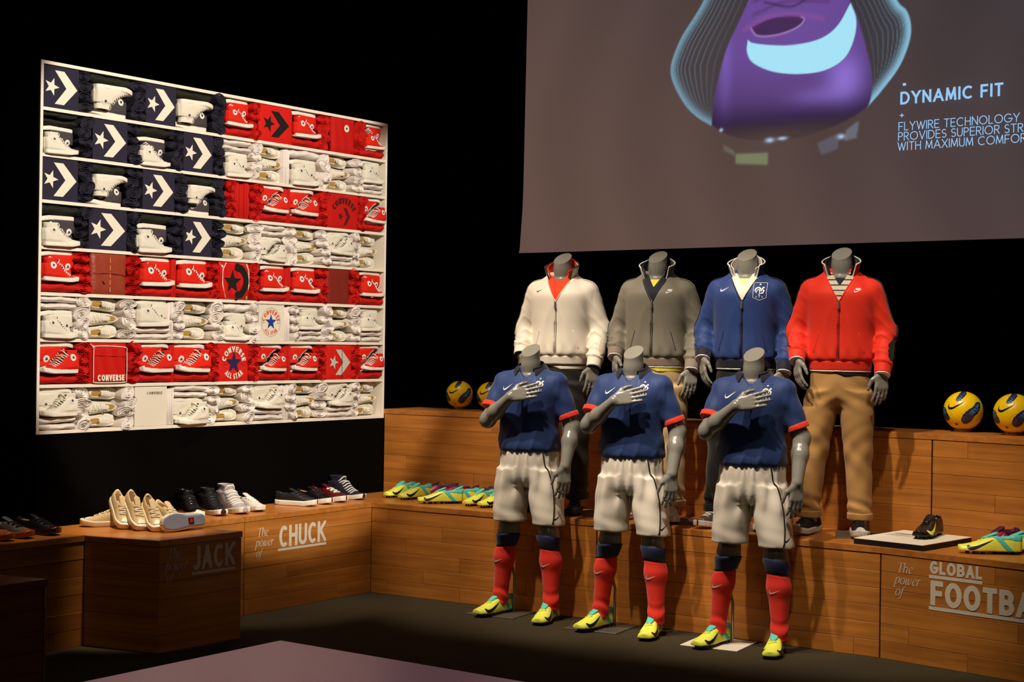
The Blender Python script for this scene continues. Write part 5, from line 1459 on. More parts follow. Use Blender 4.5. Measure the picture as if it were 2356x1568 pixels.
ROWS = [
  [('L', -0.007, 0.255), ('R', 0.255, 0.344), ('H', 0.341, 0.612, 'nw', 'a1'), ('R', 0.612, 0.722), ('L', 0.722, 0.95), ('H', 0.953, 1.222, 'nw', 'a1'), ('R', 1.222, 1.342), ('H', 1.335, 1.556, 'r', 'b1'), ('R', 1.541, 1.622), ('TC', 1.622, 1.905), ('F', 1.897, 1.925), ('H', 1.921, 2.161, 'r', 'b1'), ('R', 2.145, 2.285), ('TP', 2.276, 2.496), ('R', 2.492, 2.627), ('H', 2.609, 2.8, 'r', 'b1')],
  [('H', 0.003, 0.248, 'nw2', 'a2'), ('R', 0.248, 0.351), ('L', 0.351, 0.597), ('R', 0.597, 0.692), ('H', 0.679, 0.898, 'nw2', 'a1'), ('R', 0.888, 1.011), ('L', 1.011, 1.244), ('R', 1.244, 1.346), ('H', 1.336, 1.56, 'w', 'a2'), ('R', 1.557, 1.638), ('T', 1.631, 1.863), ('F', 1.852, 1.906), ('H', 1.906, 2.162, 'w', 'a1'), ('R', 2.162, 2.273), ('T', 2.265, 2.484), ('R', 2.484, 2.588), ('H', 2.579, 2.797, 'w', 'b2')],
  [('L', 0.002, 0.258), ('R', 0.258, 0.364), ('H', 0.352, 0.583, 'nw', 'a1'), ('R', 0.586, 0.709), ('L', 0.709, 0.949), ('R', 0.946, 1.053), ('H', 1.043, 1.249, 'nw', 'a1'), ('R', 1.245, 1.358), ('R', 1.355, 1.441), ('F', 1.437, 1.565), ('R', 1.561, 1.662), ('H', 1.647, 1.876, 'rm', 'b1'), ('F', 1.864, 1.915), ('H', 1.915, 2.147, 'rm', 'b1'), ('R', 2.142, 2.257), ('TA', 2.253, 2.545), ('R', 2.541, 2.62), ('H', 2.602, 2.811, 'rm', 'b1')],
  [('H', 0.012, 0.262, 'nw2', 'a1'), ('R', 0.259, 0.336), ('L', 0.333, 0.6), ('R', 0.597, 0.688), ('H', 0.663, 0.917, 'nw2', 'a1'), ('R', 0.911, 1.024), ('L', 1.02, 1.246), ('R', 1.243, 1.352), ('T', 1.345, 1.559), ('R', 1.555, 1.663), ('H', 1.652, 1.865, 'wm', 'a2'), ('R', 1.862, 1.979), ('T', 1.967, 2.18), ('R', 2.172, 2.275), ('H', 2.267, 2.495, 'wm', 'b2'), ('R', 2.49, 2.568), ('T', 2.559, 2.776)],
  [('H', 0.013, 0.258, 'r', 'b1'), ('R', 0.252, 0.358), ('J', 0.352, 0.595), ('R', 0.595, 0.702), ('H', 0.692, 0.942, 'r', 'b1'), ('F', 0.935, 0.975), ('H', 0.971, 1.234, 'r', 'b1'), ('R', 1.216, 1.314), ('S', 1.304, 1.549), ('R', 1.538, 1.649), ('H', 1.649, 1.886, 'r', 'b1'), ('F', 1.874, 1.929), ('H', 1.925, 2.169, 'r', 'b1'), ('R', 2.149, 2.268), ('K', 2.259, 2.465), ('R', 2.461, 2.591), ('H', 2.578, 2.817, 'r', 'b1')],
  [('H', 0.014, 0.259, 'w', 'a2'), ('R', 0.256, 0.359), ('T', 0.353, 0.575), ('R', 0.562, 0.681), ('H', 0.668, 0.93, 'w', 'b2'), ('F', 0.92, 0.956), ('R', 0.949, 1.043), ('T', 1.036, 1.249), ('R', 1.238, 1.355), ('H', 1.34, 1.561, 'w', 'a1'), ('R', 1.55, 1.65), ('O', 1.643, 1.867), ('F', 1.864, 1.926), ('R', 1.918, 2.001), ('H', 1.989, 2.207, 'w', 'b2'), ('R', 2.198, 2.318), ('T', 2.306, 2.509), ('R', 2.501, 2.592), ('H', 2.578, 2.8, 'w', 'b2')],
  [('H', 0.019, 0.264, 'rm', 'b1'), ('R', 0.255, 0.364), ('G', 0.352, 0.604), ('R', 0.601, 0.714), ('H', 0.701, 0.944, 'rm', 'b1'), ('F', 0.934, 0.974), ('H', 0.971, 1.229, 'rm', 'b1'), ('R', 1.215, 1.313), ('A', 1.303, 1.555), ('R', 1.548, 1.651), ('H', 1.659, 1.876, 'rm', 'b1'), ('F', 1.872, 1.935), ('H', 1.935, 2.159, 'rm', 'b1'), ('R', 2.146, 2.265), ('Z', 2.257, 2.501), ('R', 2.493, 2.61), ('H', 2.597, 2.823, 'rm', 'b1')],
  [('H', 0.017, 0.265, 'wm', 'b2'), ('R', 0.259, 0.371), ('T', 0.362, 0.577), ('R', 0.559, 0.674), ('C', 0.671, 0.912), ('F', 0.906, 0.972), ('H', 0.969, 1.223, 'wm', 'a2'), ('R', 1.21, 1.322), ('T', 1.307, 1.516), ('R', 1.501, 1.626), ('H', 1.615, 1.862, 'wm', 'b2'), ('F', 1.846, 1.916), ('R', 1.901, 1.987), ('T', 1.975, 2.192), ('R', 2.172, 2.287), ('H', 2.283, 2.507, 'wm', 'b2'), ('R', 2.498, 2.593), ('T', 2.58, 2.792)],
]
def panel(name, me_label, r, u0, u1, m, cat, thick=.03, front=.006, h_=None, bulge=0.0):
    zb = Z0+(7-r)*RP+bt; ch = (h_ or RP-bt-.004)
    t = thing(name, me_label, cat, FM @ Matrix.Translation(((u0+u1)/2, front, zb+.0008)))
    W = (u1-u0)/2-.0015
    if bulge:
        n = 18; V = []; F = []
        for i in range(n+1):
            for k in range(n+1):
                a, b = -1+2*i/n, k/n; e = min(1, (1-abs(a))*6)*min(1, b*8)*min(1, (1-b)*8)
                V.append((a*W, -bulge*math.sqrt(max(e, 0))*(1+.15*math.sin(9*a+5*b)), b*ch))
        for i in range(n):
            for k in range(n): q = i*(n+1)+k; F.append((q, q+n+1, q+n+2, q+1))
        v, f = box(-W, W, 0.0005, thick, 0, ch); o_ = len(V); V += v; F += [tuple(x+o_ for x in q) for q in f]
        obj('panel', mesh('panel', V, F), m, t)
    else:
        V, F = cbox(-W, W, 0, thick, 0, ch, .002); obj('panel', mesh('panel', V, F, False), m, t)
    return t, W, ch
def pr(t, name, VF, m, x, z, off=.0012):
    return obj(name, flat(name, shift2d(VF, x, z), Matrix.Identity(4), off), M_[m], t)
def star_arrow(t, W, ch, m, s=1.0, off=.0012):
    pr(t, 'star', star2d(.43*W*s, 0, None), m, -W*.55*s, ch*.50, off)
    pr(t, 'arrow', chevron2d(W*1.28*s, ch*.80*s), m, -W*.38*s, ch*.50, off)
hn = {}
GH, GR, GT, GL_, GF = 'canvas high-tops in the flag', 'rolled shirts stacked in the flag', 'low sneakers in the flag', 'long rolled shirts in the flag', 'folded shirts in the flag'
for r, row in enumerate(ROWS):
    zb = Z0+(7-r)*RP+bt; ch = RP-bt; cnt = {}
    for it in row:
        k, u0, u1 = it[0], it[1], it[2]; u0 = max(u0, bt+.002); u1 = min(u1, FW-bt-.002); W = u1-u0; uc = (u0+u1)/2
        c_ = cnt[k] = cnt.get(k, 0)+1
        blue = uc < 1.345 and r < 4
        tm = M_['t_navy'] if blue else (M_['t_red'] if r % 2 == 0 else M_['t_white'])
        tn = 'navy' if blue else ('red' if r % 2 == 0 else 'white')
        if k == 'R':
            n = 4; hh = (ch-.006)/n
            for i in range(n):
                z = zb+ch-.004-hh*(i+.5); wob = rnd.uniform(-.006, .006)
                M = FM @ Matrix.Translation((uc+wob, .055+rnd.uniform(-.008, .012), z)) @ Matrix.Rotation(rnd.uniform(-.22, .22), 4, 'Z') @ Matrix.Rotation(rnd.uniform(0, 6.28), 4, 'Y') @ SC(1, 1, 1)
                Mx = FM @ Matrix.Translation((uc+wob, .072+rnd.uniform(-.012, .010), z)) @ Matrix.Rotation(rnd.uniform(-.35, .15), 4, 'Z') @ SC(min(W*.52, .056), .16, hh*.52) @ Matrix.Rotation(rnd.choice((0, PI, .4, 2.6)), 4, 'Y')
                one('rolled_shirt', ROLLS[rnd.randrange(6)], tm, Mx, f'{tn} rolled shirt, {("top", "second", "third", "bottom")[i]} in the {ORD[c_-1]} roll stack from left, {RN[r]} flag row', 'shirt', GR)
        elif k == 'H':
            typ, pos = it[3], it[4]; s_ = min(max(W/.276, .70), .95)
            nroll = int(pos[1]); rh = .058 if nroll == 1 else .074
            sh_h = ch-rh; zlo = zb+(rh if pos[0] == 'b' else 0)+.001; zhi = zlo+sh_h-.003
            lm = M_['t_black'] if blue else tm; ln = 'dark green' if blue else tn
            for i in range(nroll):
                zz = (zb if pos[0] == 'b' else zb+ch-rh)+rh*(i+.5)/nroll
                one('long_rolled_shirt', LONGS[rnd.randrange(5)], lm, FM @ Matrix.Translation((uc, .045, zz)) @ Matrix.Rotation(rnd.uniform(-.02, .02), 4, 'Y') @ SC(W*.5, .048, rh*.5/nroll*.88),
                    f'{"" if nroll == 1 else ("lower ", "upper ")[i]}long {ln} rolled shirt {"below" if pos[0] == "b" else "above"} the {ORD[c_-1]} shoe pair, {RN[r]} flag row', 'shirt', GL_)
            mir = typ in ('rm', 'wm', 'nw')
            cols = {'r': ('c_red', 'c_red'), 'rm': ('c_red', 'c_red'), 'w': ('c_white', 'c_white'), 'wm': ('c_white', 'c_white'), 'nw': ('c_char', 'c_white'), 'nw2': ('c_white', 'c_char')}[typ]
            ulx = (uc+.004, uc-.004)
            front = 1 if typ == 'nw' else 0          # which of (lower, upper) lies in front
            for q in (0, 1):
                up_ = q == 1
                y = .004 if q == front else .056
                if not up_: Rm = Matrix.Rotation(PI if mir else 0, 4, 'Z')
                else: Rm = Matrix.Rotation(PI, 4, 'X') if mir else Matrix.Rotation(PI, 4, 'Y')
                M = FM @ Matrix.Translation((uc, y, zhi if up_ else zlo)) @ Matrix.Rotation(rnd.uniform(-.03, .03), 4, 'Y') @ Rm @ Matrix.Scale(s_*(1.0 if sh_h > .165 else .97), 4)
                cn = {'c_red': 'red', 'c_white': 'white', 'c_char': 'charcoal'}[cols[q]]
                wh_ = cols[q] == 'c_white'
                place(HIGH, M, f'{cn} canvas high-top, sole {"up" if up_ else "down"}, {ORD[c_-1]} pair from left, {RN[r]} flag row', GH, name='high_top',
                      swap={'upper': M_[cols[q]], 'ankle_patch': M_['c_white'] if wh_ else M_['rubber_toe'], 'sole_stripe': M_['sole_red'] if wh_ or cols[q] == 'c_char' else M_['rubber_k'],
                            'sole': M_['rubber_w'], 'lining': M_['t_white'] if wh_ else M_['lining'], 'throat': M_['throat_shade_w'] if wh_ else M_['lining'], 'toe_cap': M_['rubber_toe']})
        elif k == 'T':
            s_ = min(W/.285, .86)
            for i in range(3):
                z = zb+ch*(i+.5)/3; tr = (i+r) % 2 == 1
                M = FM @ Matrix.Translation((uc+rnd.uniform(-.008, .008), .088, z)) @ Matrix.Rotation(rnd.uniform(-.05, .05), 4, 'Y') @ (Matrix.Identity(4) if tr else Matrix.Rotation(PI, 4, 'Y')) @ Matrix.Rotation(PI/2, 4, 'X') @ Matrix.Scale(s_, 4)
                place(LOW, M, f'white low sneaker, toe {"right" if tr else "left"}, {("bottom", "middle", "top")[i]} of the {ORD[c_-1]} trio, {RN[r]} flag row', GT, name='low_sneaker',
                      swap={'upper': M_['c_white'], 'tongue': M_['c_white'], 'insole': M_['tan_insole'], 'sole': M_['rubber_w'], 'laces': M_['lace_w'], 'toe_cap': M_['c_white'], 'toe_line': M_['rubber_w']})
        elif k == 'F':
            mb = MB(); nf = max(2, int(W/.016))
            for i in range(nf):
                a = u0+W*i/nf-uc; b = u0+W*(i+1)/nf-uc
                mb.add(cbox(a+.0006, b-.0006, -.0+rnd.uniform(-.006, .006), .12, .001, ch-.006-rnd.uniform(0, .012), min(.005, (b-a)*.35)))
            o = obj('folded_shirt', mb.me('folded_shirt', True), tm, None, FM @ Matrix.Translation((uc, .012, zb)))
            tag(o, f'folded {tn} shirt standing on edge, {ORD[c_-1]} in the {RN[r]} flag row', 'shirt', GF)
        elif k == 'L':
            t, w2, c2 = panel('logo_box', f'navy box with white star and arrow, {ORD[c_-1]} from left in the {RN[r]} flag row', r, u0, u1, M_['p_navy'], 'box')
            star_arrow(t, w2, c2, 'p_white'); t['group'] = 'navy star and arrow boxes'
        elif k == 'TC':
            t, w2, c2 = panel('folded_tee', 'folded red shirt with black star and arrow in the top flag row', r, u0, u1, M_['p_red'], 'shirt', bulge=.006); star_arrow(t, w2, c2, 'ink', .88, .010)
        elif k == 'TP':
            t, w2, c2 = panel('folded_tee', 'folded red sweatshirt with round ankle badge in the top flag row', r, u0, u1, M_['t_red'], 'shirt', bulge=.012)
            pr(t, 'badge', disc2d(.024), 'p_white', .02, c2*.72, .0155); pr(t, 'badge_star', star2d(.014), 'ink', .02, c2*.72, .0165)
        elif k == 'TA':
            t, w2, c2 = panel('folded_tee', 'folded red shirt with dark arched CONVERSE lettering, third flag row', r, u0, u1, M_['t_red'], 'shirt', bulge=.006)
            pr(t, 'lettering', arctext('CONVERSE', .038, .0085, .098, 90, .62, .16), 'ink_dark_red', 0, c2*.30, .010)
            pr(t, 'star', star2d(.026, 0), 'ink_dark_red', -.032, c2*.36, .010); pr(t, 'arrow', chevron2d(.062, .110), 'ink_dark_red', -.002, c2*.36, .010)
        elif k == 'J':
            t, w2, c2 = panel('leather_jacket', 'folded red brown leather jacket with pale zip in the fifth flag row', r, u0, u1, M_['leather'], 'jacket', bulge=.010)
            for i in range(5): pr(t, 'zip', bar2d(-.004, .004, c2*(.06+.18*i), c2*(.18+.18*i)), 'brass', 0, 0, .0135)
            V, F = tube([(-w2*.9, -.010, c2*.50), (-w2*.4, -.0125, c2*.52), (0, -.012, c2*.52), (w2*.5, -.0125, c2*.51), (w2*.92, -.010, c2*.47)], .0035, 6); obj('seam', mesh('seam', V, F), M_['leather2'], t)
            V, F = tube([(-w2*.42, -.0125, c2*.32), (-w2*.30, -.0125, c2*.25)], .003, 6); obj('pocket', mesh('pocket', V, F), M_['ink'], t)
        elif k == 'K':
            t, w2, c2 = panel('leather_jacket', 'plain dark red leather panel in the fifth flag row', r, u0, u1, M_['leather2'], 'jacket', bulge=.004)
        elif k == 'S':
            t, w2, c2 = panel('logo_bag', 'red vinyl bag with black star and bent arrow, white piping, fifth row', r, u0, u1, M_['bag'], 'bag', bulge=.022)
            pr(t, 'star', star2d(w2*.62, 90), 'ink', -w2*.28, c2*.47, .0262)
            P_ = [(-w2*.10, c2*.90), (w2*.40, c2*.80), (w2*.66, c2*.5), (w2*.40, c2*.20), (-w2*.05, c2*.10)]
            pr(t, 'arrow', ribbon(smooth_curve(P_, 20), .042), 'ink', 0, 0, .0262)
            for sd in (-1, 1):
                V, F = tube([(sd*w2*.70, -.020, c2*.97), (sd*w2*.88, -.018, c2*.8), (sd*w2*.90, -.018, c2*.4), (sd*w2*.70, -.020, c2*.04)], .0035, 6); obj('piping', mesh('piping', V, F), M_['p_white'], t)
        elif k == 'O':
            t, w2, c2 = panel('printed_box', 'white box with blue star and round CONVERSE ALL STAR print, sixth row', r, u0, u1, M_['p_white'], 'box')
            x0 = -.008
            pr(t, 'ring', ribbon(arc(0, 0, .082, .088, 90, 450, 40), .0016), 'ink_grey', x0, c2*.52)
            pr(t, 'star', star2d(.050), 'ink_blue', x0, c2*.52, .0016)
            pr(t, 'lettering', arctext('CONVERSE', .026, .0055, .052, 90, .7, .2), 'ink_red', x0, c2*.52, .0016); pr(t, 'lettering', arctext('ALL STAR', .024, .005, .078, -90, .7, .2, True), 'ink_red', x0, c2*.52, .0016)
            for sd in (-1, 1): pr(t, 'signature', ribbon([(sd*.066+.0045*i-.013, .004*math.sin(2.4*i)) for i in range(7)], .0012), 'ink_blue', x0, c2*.50, .0016)
        elif k == 'A':
            t, w2, c2 = panel('folded_tee', 'folded red shirt with CONVERSE ALL STAR ring and navy star, seventh row', r, u0, u1, M_['p_red'], 'shirt', bulge=.005)
            pr(t, 'star', star2d(.068), 'ink_navy', 0, c2*.50, .009)
            pr(t, 'lettering', arctext('CONVERSE', .034, .0075, .066, 90, .68, .16), 'p_white', 0, c2*.50, .009); pr(t, 'lettering', arctext('ALL STAR', .034, .0075, .104, -90, .66, .18, True), 'p_white', 0, c2*.52, .009)
            for sd in (-1, 1): pr(t, 'signature', ribbon([(sd*.072+.005*i-.015, .005*math.sin(2.4*i)) for i in range(7)], .0014), 'ink_navy', 0, c2*.46, .009)
        elif k == 'G':
            t, w2, c2 = panel('shoulder_bag', 'glossy red vinyl bag with white piping and CONVERSE lettering, seventh row', r, u0, u1, M_['bag'], 'bag', bulge=.020)
            P_ = [(-w2*.92, .10*c2), (-w2*.92, .80*c2), (-w2*.80, .92*c2), (w2*.80, .90*c2), (w2*.94, .78*c2), (w2*.94, .12*c2), (w2*.82, .03*c2), (-w2*.8, .03*c2), (-w2*.92, .10*c2)]
            cpts = smooth_curve(P_, 60); obj('piping', mesh('piping', *tube([(x, -.0185, z) for x, z in cpts], .0028, 6)), M_['p_white'], t)
            v, f, tw = text2d('CONVERSE', .034, .0085, .74, .10); pr(t, 'lettering', ([(a*(w2*1.5/tw), b) for a, b in v], f), 'p_white', -w2*.72, c2*.07, .0245)
            V, F = tube([(-w2*.85, -.022, c2*.70), (0, -.024, c2*.685), (w2*.85, -.022, c2*.67)], .0022, 6); obj('flap_seam', mesh('flap_seam', V, F), M_['t_red'], t)
        elif k == 'Z':
            t, w2, c2 = panel('zip_hoodie', 'folded red zip sweatshirt with grey star and arrow, seventh row', r, u0, u1, M_['p_red'], 'shirt', bulge=.006); star_arrow(t, w2, c2, 'silver_ink', .92, .010)
            V, F = tube([(w2*.16, -.0115, .004), (w2*.14, -.0115, c2-.006)], .0018, 5); obj('zip', mesh('zip', V, F), M_['ink_grey'], t)
        elif k == 'C':
            t, w2, c2 = panel('printed_box', 'plain white panel with small typed CONVERSE lettering, bottom row', r, u0, u1, M_['p_white'], 'box')
            v, f, tw = text2d('CONVERSE', .016, .003, .62, .34); pr(t, 'lettering', ([(a*(.112/tw), b) for a, b in v], f), 'ink_grey', -.030, c2*.80)

# ------------------------------------------------------------------ footballs on the risers
def ball_mesh():
    import bmesh
    bm = bmesh.new(); bmesh.ops.create_icosphere(bm, subdivisions=7, radius=1.0); me = bpy.data.meshes.new('ball'); bm.to_mesh(me); bm.free()
    n = len(me.vertices); P = np.zeros(n*3, np.float32); me.vertices.foreach_get('co', P); P = P.reshape(-1, 3); P /= np.linalg.norm(P, axis=1)[:, None]
    sx = np.where(P[:, 1] < 0, P[:, 0], -P[:, 0]); sz = P[:, 2]
    Y_ = np.array(srgb(250, 208, 12)[:3]); COL = np.tile(Y_, (n, 1))
    nz = np.sin(23*P[:, 0]+5*np.sin(31*P[:, 2]))*.5+np.sin(37*P[:, 2]+3*np.sin(29*P[:, 0]))*.5
    def blot(pts, wd):
        c_ = smooth_curve([(a, b, w_) for (a, b), w_ in zip(pts, wd)], 30); best = np.full(n, 9.0); fr = np.zeros(n)
        for i, (a, b, w_) in enumerate(c_):
            d_ = np.hypot(sx-a, sz-b)/w_; m_ = d_ < best; best[m_] = d_[m_]; fr[m_] = i/29
        best = best+.10*nz+.07*np.sin(61*sx+7*np.sin(53*sz))
        o_ = best < 1.12; COL[o_] = srgb(20, 16, 30)[:3]
        i_ = best < .88; COL[i_] = srgb(34, 36, 92)[:3]
        k_ = (best < .62) & (nz > .1) & (fr < .6); COL[k_] = srgb(70, 168, 196)[:3]
        k_ = (best < .8) & (nz < -.25) & (fr > .55); COL[k_] = srgb(82, 78, 84)[:3]
    blot([(.70, .36), (.62, .12), (.42, -.06), (.22, -.28), (.12, -.42)], [.12, .17, .20, .23, .20])
    blot([(-.26, .60), (-.14, .74), (.02, .92)], [.10, .12, .12])
    blot([(-.96, .10), (-.93, -.12), (-.78, -.38)], [.08, .12, .11])
    k_ = (np.abs(sx+.32-.3*(sz+.67)) < .07) & (np.abs(sz+.67+.3*(sx+.32)) < .05); COL[k_] = srgb(96, 52, 20)[:3]
    g = (1+5**.5)/2; I = np.array([(0, a, b*g) for a in (-1, 1) for b in (-1, 1)]+[(a, b*g, 0) for a in (-1, 1) for b in (-1, 1)]+[(b*g, 0, a) for a in (-1, 1) for b in (-1, 1)]); I /= np.linalg.norm(I, axis=1)[:, None]
    R_ = np.array(Matrix.Rotation(-.38, 3, 'Z') @ Matrix.Rotation(.42, 3, 'X')); I = I @ R_.T
    d_ = np.arccos(np.clip(P @ I.T, -1, 1)).min(1)
    P2 = P*(1-.010*np.exp(-((d_-.36)/.018)**2))[:, None]
    me.vertices.foreach_set('co', P2.astype(np.float32).ravel()); me.update()
    ca = me.color_attributes.new('print', 'FLOAT_COLOR', 'POINT'); ca.data.foreach_set('color', np.concatenate([COL, np.ones((n, 1))], 1).astype(np.float32).ravel())
    me.polygons.foreach_set('use_smooth', np.ones(len(me.polygons), bool)); return me
BM_ = ball_mesh(); BT = bvh(BM_)
bs = decal('side_mark', densify2d(shift2d(([(x, y) for x, y in swoosh2d(.92)[0]], swoosh2d(.92)[1]), -.32, .30, 1, .14), .1), BT, (0, 0, 0), (1, 0, 0), (0, 0, 1), (0, 1, 0), .006, 3)
M_['ball'] = vcol_mat('yellow_ball_print', .32, 0, 1, .5); M_['clear'] = mat('clear_ring', (230, 226, 216), .1, .5, trans=.9)
def ball(x, y, rad, yaw, label):
    t = thing('football', label, 'ball', TR(x, y, HT+.012+rad*.97, yaw, s=rad), 'yellow footballs on the risers')
    obj('shell', BM_, M_['ball'], t); obj('side_mark', bs, M_['black_print'], t)
    V, F = tube([(rad*.42*math.cos(a), rad*.42*math.sin(a), 0) for a in np.linspace(0, 2*PI, 25)], .008, 8, False)
    s_ = obj('ring_stand', mesh('ring_stand', V, F), M_['clear'], None, TR(x, y, HT+.0085)); tag(s_, 'clear ring stand under the '+label, 'stand', 'clear ring stands')
ball(-.352, 10.66, .092, math.atan2(.352, 10.66)*1.0, 'small yellow ball nearest the flag')
ball(-.140, 10.52, .092, 0, 'small yellow ball half behind the leftmost front mannequin')
ball(2.52, 8.72, .108, -.28, 'large yellow football right of the red jacket')
ball(2.712, 8.44, .108, -.3, 'large yellow football cut by the right edge')

# ------------------------------------------------------------------ shoes on the benches
MG = {'tongue': M_['magenta_dark'], 'upper': M_['magenta'], 'collar_panel': M_['magenta_dark'], 'laces': M_['magenta'], 'side_mark': M_['white_print'], 'sole_plate': M_['magenta_dark'], 'stud': M_['magenta_dark']}
YL = {'tongue': M_['teal'], 'upper': M_['neon'], 'collar_panel': M_['teal'], 'laces': M_['lace_y'], 'side_mark': M_['black_print'], 'sole_plate': M_['stud'], 'stud': M_['stud']}
BK = {'tongue': M_['boot_black'], 'upper': M_['boot_black'], 'collar_panel': M_['boot_black'], 'laces': M_['lace_k'], 'side_mark': M_['neon'], 'sole_plate': M_['stud_dark'], 'stud': M_['stud_dark']}
rad = math.radians
GY, GM = 'neon football boots on the bench', 'magenta football boots on the bench'
for x, y, yaw, sw, lb, g in ((-.722, 10.27, -128, YL, 'rear boot of the leftmost neon yellow pair', GY), (-.615, 10.150, -132, YL, 'front boot of the leftmost neon yellow pair', GY),
    (-.440, 9.875, -172, YL, 'neon yellow boot in front of the second pair, toe left', GY), (-.335, 9.975, -165, YL, 'neon yellow boot behind the second pair, toe left', GY),
    (-.190, 9.822, -130, YL, 'rear boot of the neon pair beside the leftmost footballer', GY), (-.090, 9.735, -134, YL, 'front boot of the neon pair beside the leftmost footballer', GY),
    (-.500, 10.26, -170, MG, 'left magenta boot behind the second neon pair', GM), (-.372, 10.20, -160, MG, 'right magenta boot behind the second neon pair', GM),
    (-.232, 10.05, -150, MG, 'magenta boot with white mark behind the third neon pair', GM), (-.128, 10.00, -148, MG, 'rear magenta boot behind the third neon pair', GM),
    (2.405, 7.835, 172, YL, 'neon yellow boot at right edge, toe left, above the FOOTBALL lettering', GY), (2.560, 7.90, 176, YL, 'second neon yellow boot cut by the right edge', GY),
    (2.520, 8.075, -150, MG, 'left magenta boot behind the neon boots at right edge', GM), (2.640, 7.98, -146, MG, 'right magenta boot cut by the right edge', GM)):
    place(BOOT, TR(x, y, HB+.0005, rad(yaw), s=1.08 if x > 2 else 1.0), lb, g, name='football_boot', swap=sw)
place(BOOT, TR(2.205, 8.235, HB+.0325, rad(-124), s=1.14), 'black football boot with neon side mark on the white sign board', name='football_boot', swap=BK)
# sign board
sb = thing('sign_board', 'white sign board with SPEED heading under the black boot', 'board', TR(2.112, 8.195, HB+.0008, math.atan2(-.69, .72)))
V, F = cbox(-.20, .20, -.25, .26, 0, .027, .001); obj('board_base', mesh('board_base', V, F, False), M_['ink'], sb)
V, F = cbox(-.2005, .2005, -.2505, .2605, .0272, .031, .001); obj('board_face', mesh('board_face', V, F, False), M_['p_white'], sb)
LY = Matrix.Rotation(-PI/2, 4, 'X')
v, f, tw = text2d('SPEED' if 'D' in GL else 'S', .022, .0062, 1.1, .1, .25)
obj('lettering', flat('lettering', ([(a*.115/tw, b) for a, b in v], f), TR(-.165, .085, .0315) @ LY), M_['ink'], sb)
for i in range(6):
    obj('small_print', flat('small_print', bar2d(0, .16-.012*((i*5) % 4), 0, .0022), TR(-.165, .062-.012*i, .0315) @ LY), M_['ink_grey'], sb)
obj('small_print', flat('small_print', bar2d(0, .05, 0, .004), TR(-.165, .125, .0315) @ LY), M_['ink_grey'], sb)

CR = {'upper': CV('cream_canvas', (214, 190, 146)), 'tongue': None, 'insole': mat('brown_insole', (110, 76, 40), .8), 'sole': mat('ivory_rubber', (240, 226, 198), .5), 'laces': M_['lace_w'], 'toe_cap': M_['rubber_toe'], 'toe_line': M_['rubber_k']}
CR['tongue'] = CR['upper']
def sn(up, so, lace='lace_w', toe=None, ins='lining'):
    u = M_[up]; return {'upper': u, 'tongue': u, 'insole': M_[ins], 'sole': M_[so], 'laces': M_[lace], 'toe_cap': M_[toe or up], 'toe_line': M_[toe or up]}
GJ, GC = 'sneakers on the JACK block', 'sneakers on the CHUCK bench'
def on(x, y, yaw, pitch=0, roll=0, s=1.0, dz=0):
    return TR(x, y, HB+.0008+dz, rad(yaw), rad(roll), rad(pitch), s)
place(LOW, on(-2.175, 8.46, 200), 'white toed cream sneaker lying at the left end of the block, toe left', GJ, name='low_sneaker', swap=CR)
place(LOW, on(-2.105, 8.43, -62, 30, -8, 1, .060), 'leftmost cream canvas sneaker propped heel up', GJ, name='low_sneaker', swap=CR)
place(LOW, on(-2.012, 8.375, -58, 32, -6, 1, .064), 'middle cream canvas sneaker propped heel up', GJ, name='low_sneaker', swap=CR)
place(LOW, on(-1.905, 8.345, -62, 26, 4, 1, .053), 'front cream canvas sneaker with open collar facing the room', GJ, name='low_sneaker', swap=CR)
place(LOW, on(-1.845, 8.455, -46, 14, 0, 1, .030), 'pale cream sneaker behind the upturned sole', GJ, name='low_sneaker', swap=CR)
# shoe on its side, sole to the room
td = Vector((-.60, -.80, 0)).normalized(); up_ = Vector((-.80, .60, -.20)).normalized(); up_ = (up_-td*up_.dot(td)).normalized(); sd_ = up_.cross(td)
o = place(LOW, frame(Vector((-1.715, 8.285, HB+.052)), td, sd_, up_), 'sneaker lying on its side showing a pale blue sole with red label', GJ, name='low_sneaker', swap=CR)
fs_ = Field((-.165, -.065, -.012), (.17, .065, .03), .004); TS_ = ends([(-.118, 0, .031), (-.05, 0, .031), (-.01, .001, .033), (.03, .003, .042), (.065, .004, .046), (.10, .002, .042), (.122, 0, .034)], .020); slab(fs_, TS_, -.003, .004, .001)
os_ = obj('outsole', fs_.me('outsole'), mat('pale_blue_sole', (150, 162, 190), .55), o)
V, F = cbox(-.055, -.018, -.016, .016, -.0050, -.0025, .0006); obj('sole_label_frame', mesh('sole_label_frame', V, F, False), M_['ink'], os_)
V, F = cbox(-.047, -.026, -.010, .010, -.0060, -.0040, .0006); obj('sole_label', mesh('sole_label', V, F, False), M_['c_red'], os_)
M_['patent'] = mat('black_patent', (18, 16, 16), .25, .6, bump=(90, .1)); M_['lilac'] = mat('lilac_grey_canvas', (176, 164, 166), .7, bump=(220, .2)); M_['burgundy'] = mat('burgundy_leather', (92, 18, 24), .3, .5)
M_['navy_shoe'] = mat('navy_suede', (24, 26, 44), .75); M_['oxf_brown'] = mat('tan_leather', (176, 92, 34), .35, .5); M_['oxf_grey'] = mat('grey_leather', (92, 92, 94), .5); M_['oxf_black'] = mat('blue_black_leather', (28, 26, 38), .35, .5); M_['oxf_wine'] = mat('wine_leather', (58, 22, 28), .25, .6)
def hi(up, lace, patch, sole='rubber_w', toe='rubber_toe'):
    return {'upper': M_[up], 'laces': M_[lace], 'ankle_patch': M_[patch], 'star': M_[patch], 'sole': M_[sole], 'sole_stripe': M_[sole], 'toe_cap': M_[toe], 'lining': M_['lining'], 'throat': M_[up]}
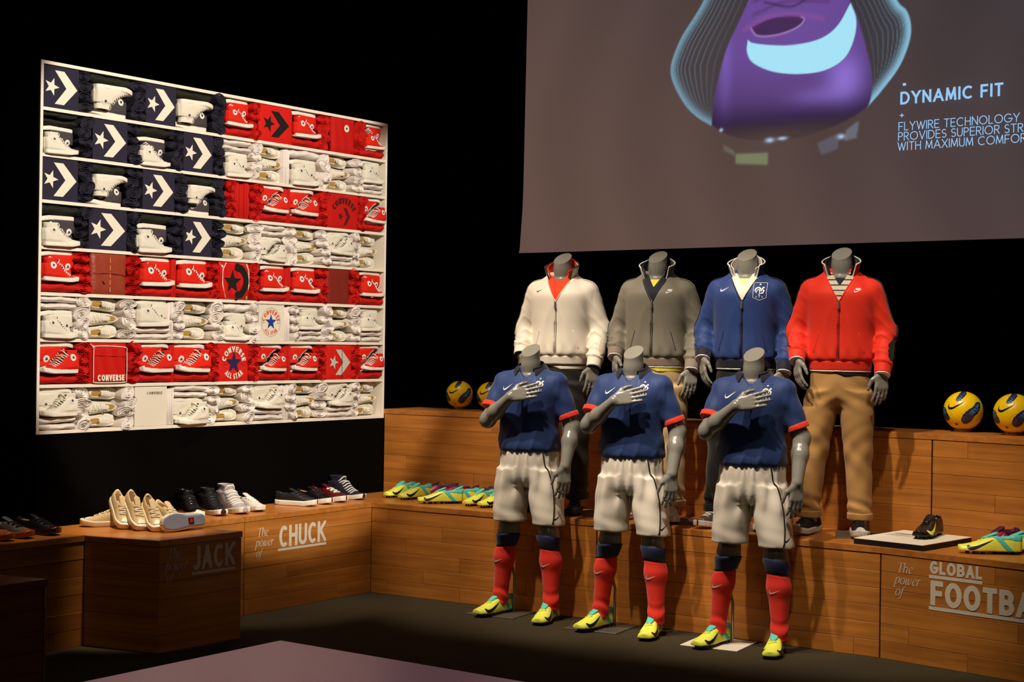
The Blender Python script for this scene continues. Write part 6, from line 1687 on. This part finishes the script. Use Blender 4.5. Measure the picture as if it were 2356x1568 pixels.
place(HIGH, on(-1.830, 8.970, -55, s=1.02), 'black patent lace-up high-top at the left of the row', GC, name='high_top', swap=hi('patent', 'lace_k', 'patent'))
place(HIGH, on(-1.727, 9.097, -52, s=1.02), 'matt black high-top with white sole, second in the row', GC, name='high_top', swap=hi('sn_black', 'lace_k', 'sn_black', toe='sn_black'))
place(HIGH, on(-1.630, 9.205, -50, s=1.12), 'lilac grey high-top sneaker in the row below the flag', GC, name='high_top', swap=hi('lilac', 'lace_w', 'lilac', toe='lilac'))
place(LOW, on(-1.560, 9.340, -46), 'plain white low sneaker right of the lilac high-top', GC, name='low_sneaker', swap=sn('sn_white', 'rubber_w', 'lace_w', 'sn_white'))
place(LOW, on(-1.315, 9.640, -22, s=1.05), 'black low sneaker with thick white sole in profile', GC, name='low_sneaker', swap=sn('sn_black', 'rubber_w', 'lace_k'))
M_['orange'] = mat('orange_lining', (226, 140, 30), .7)
place(LOW, on(-1.225, 9.790, -34, s=1.05), 'black sneaker with orange lining beside the burgundy shoe', GC, name='low_sneaker', swap=sn('patent', 'rubber_w', 'lace_k', None, 'orange'))
place(LOW, on(-1.150, 9.925, -36, s=1.08), 'burgundy leather sneaker with pale sole', GC, name='low_sneaker', swap=sn('burgundy', 'rubber_w', 'lace_w'))
o = place(HIGH, on(-1.050, 10.080, -30, s=1.02), 'navy sneaker with white laces and star mark next to the corner', GC, name='high_top', swap=hi('navy_shoe', 'lace_w', 'navy_shoe', toe='navy_shoe'))
GO = 'leather shoes at the left edge'
def oxford(M, label, up, toe):
    o = place(LOW, M, label, GO, name='leather_shoe', swap={'upper': M_[up], 'tongue': M_[up], 'insole': M_['tan_insole'], 'sole': M_[toe], 'laces': M_['lace_k'], 'toe_cap': M_[toe], 'toe_line': M_[toe]})
oxford(on(-2.440, 8.090, -28, s=1.02), 'dark leather shoe with glossy wine toe', 'oxf_black', 'oxf_wine')
oxford(on(-2.535, 7.945, -26, s=1.02), 'two tone shoe with grey quarter and tan toe', 'oxf_grey', 'oxf_brown')
oxford(on(-2.600, 7.830, -24, s=1.02), 'tan shoe cut by the left edge', 'oxf_brown', 'oxf_brown')
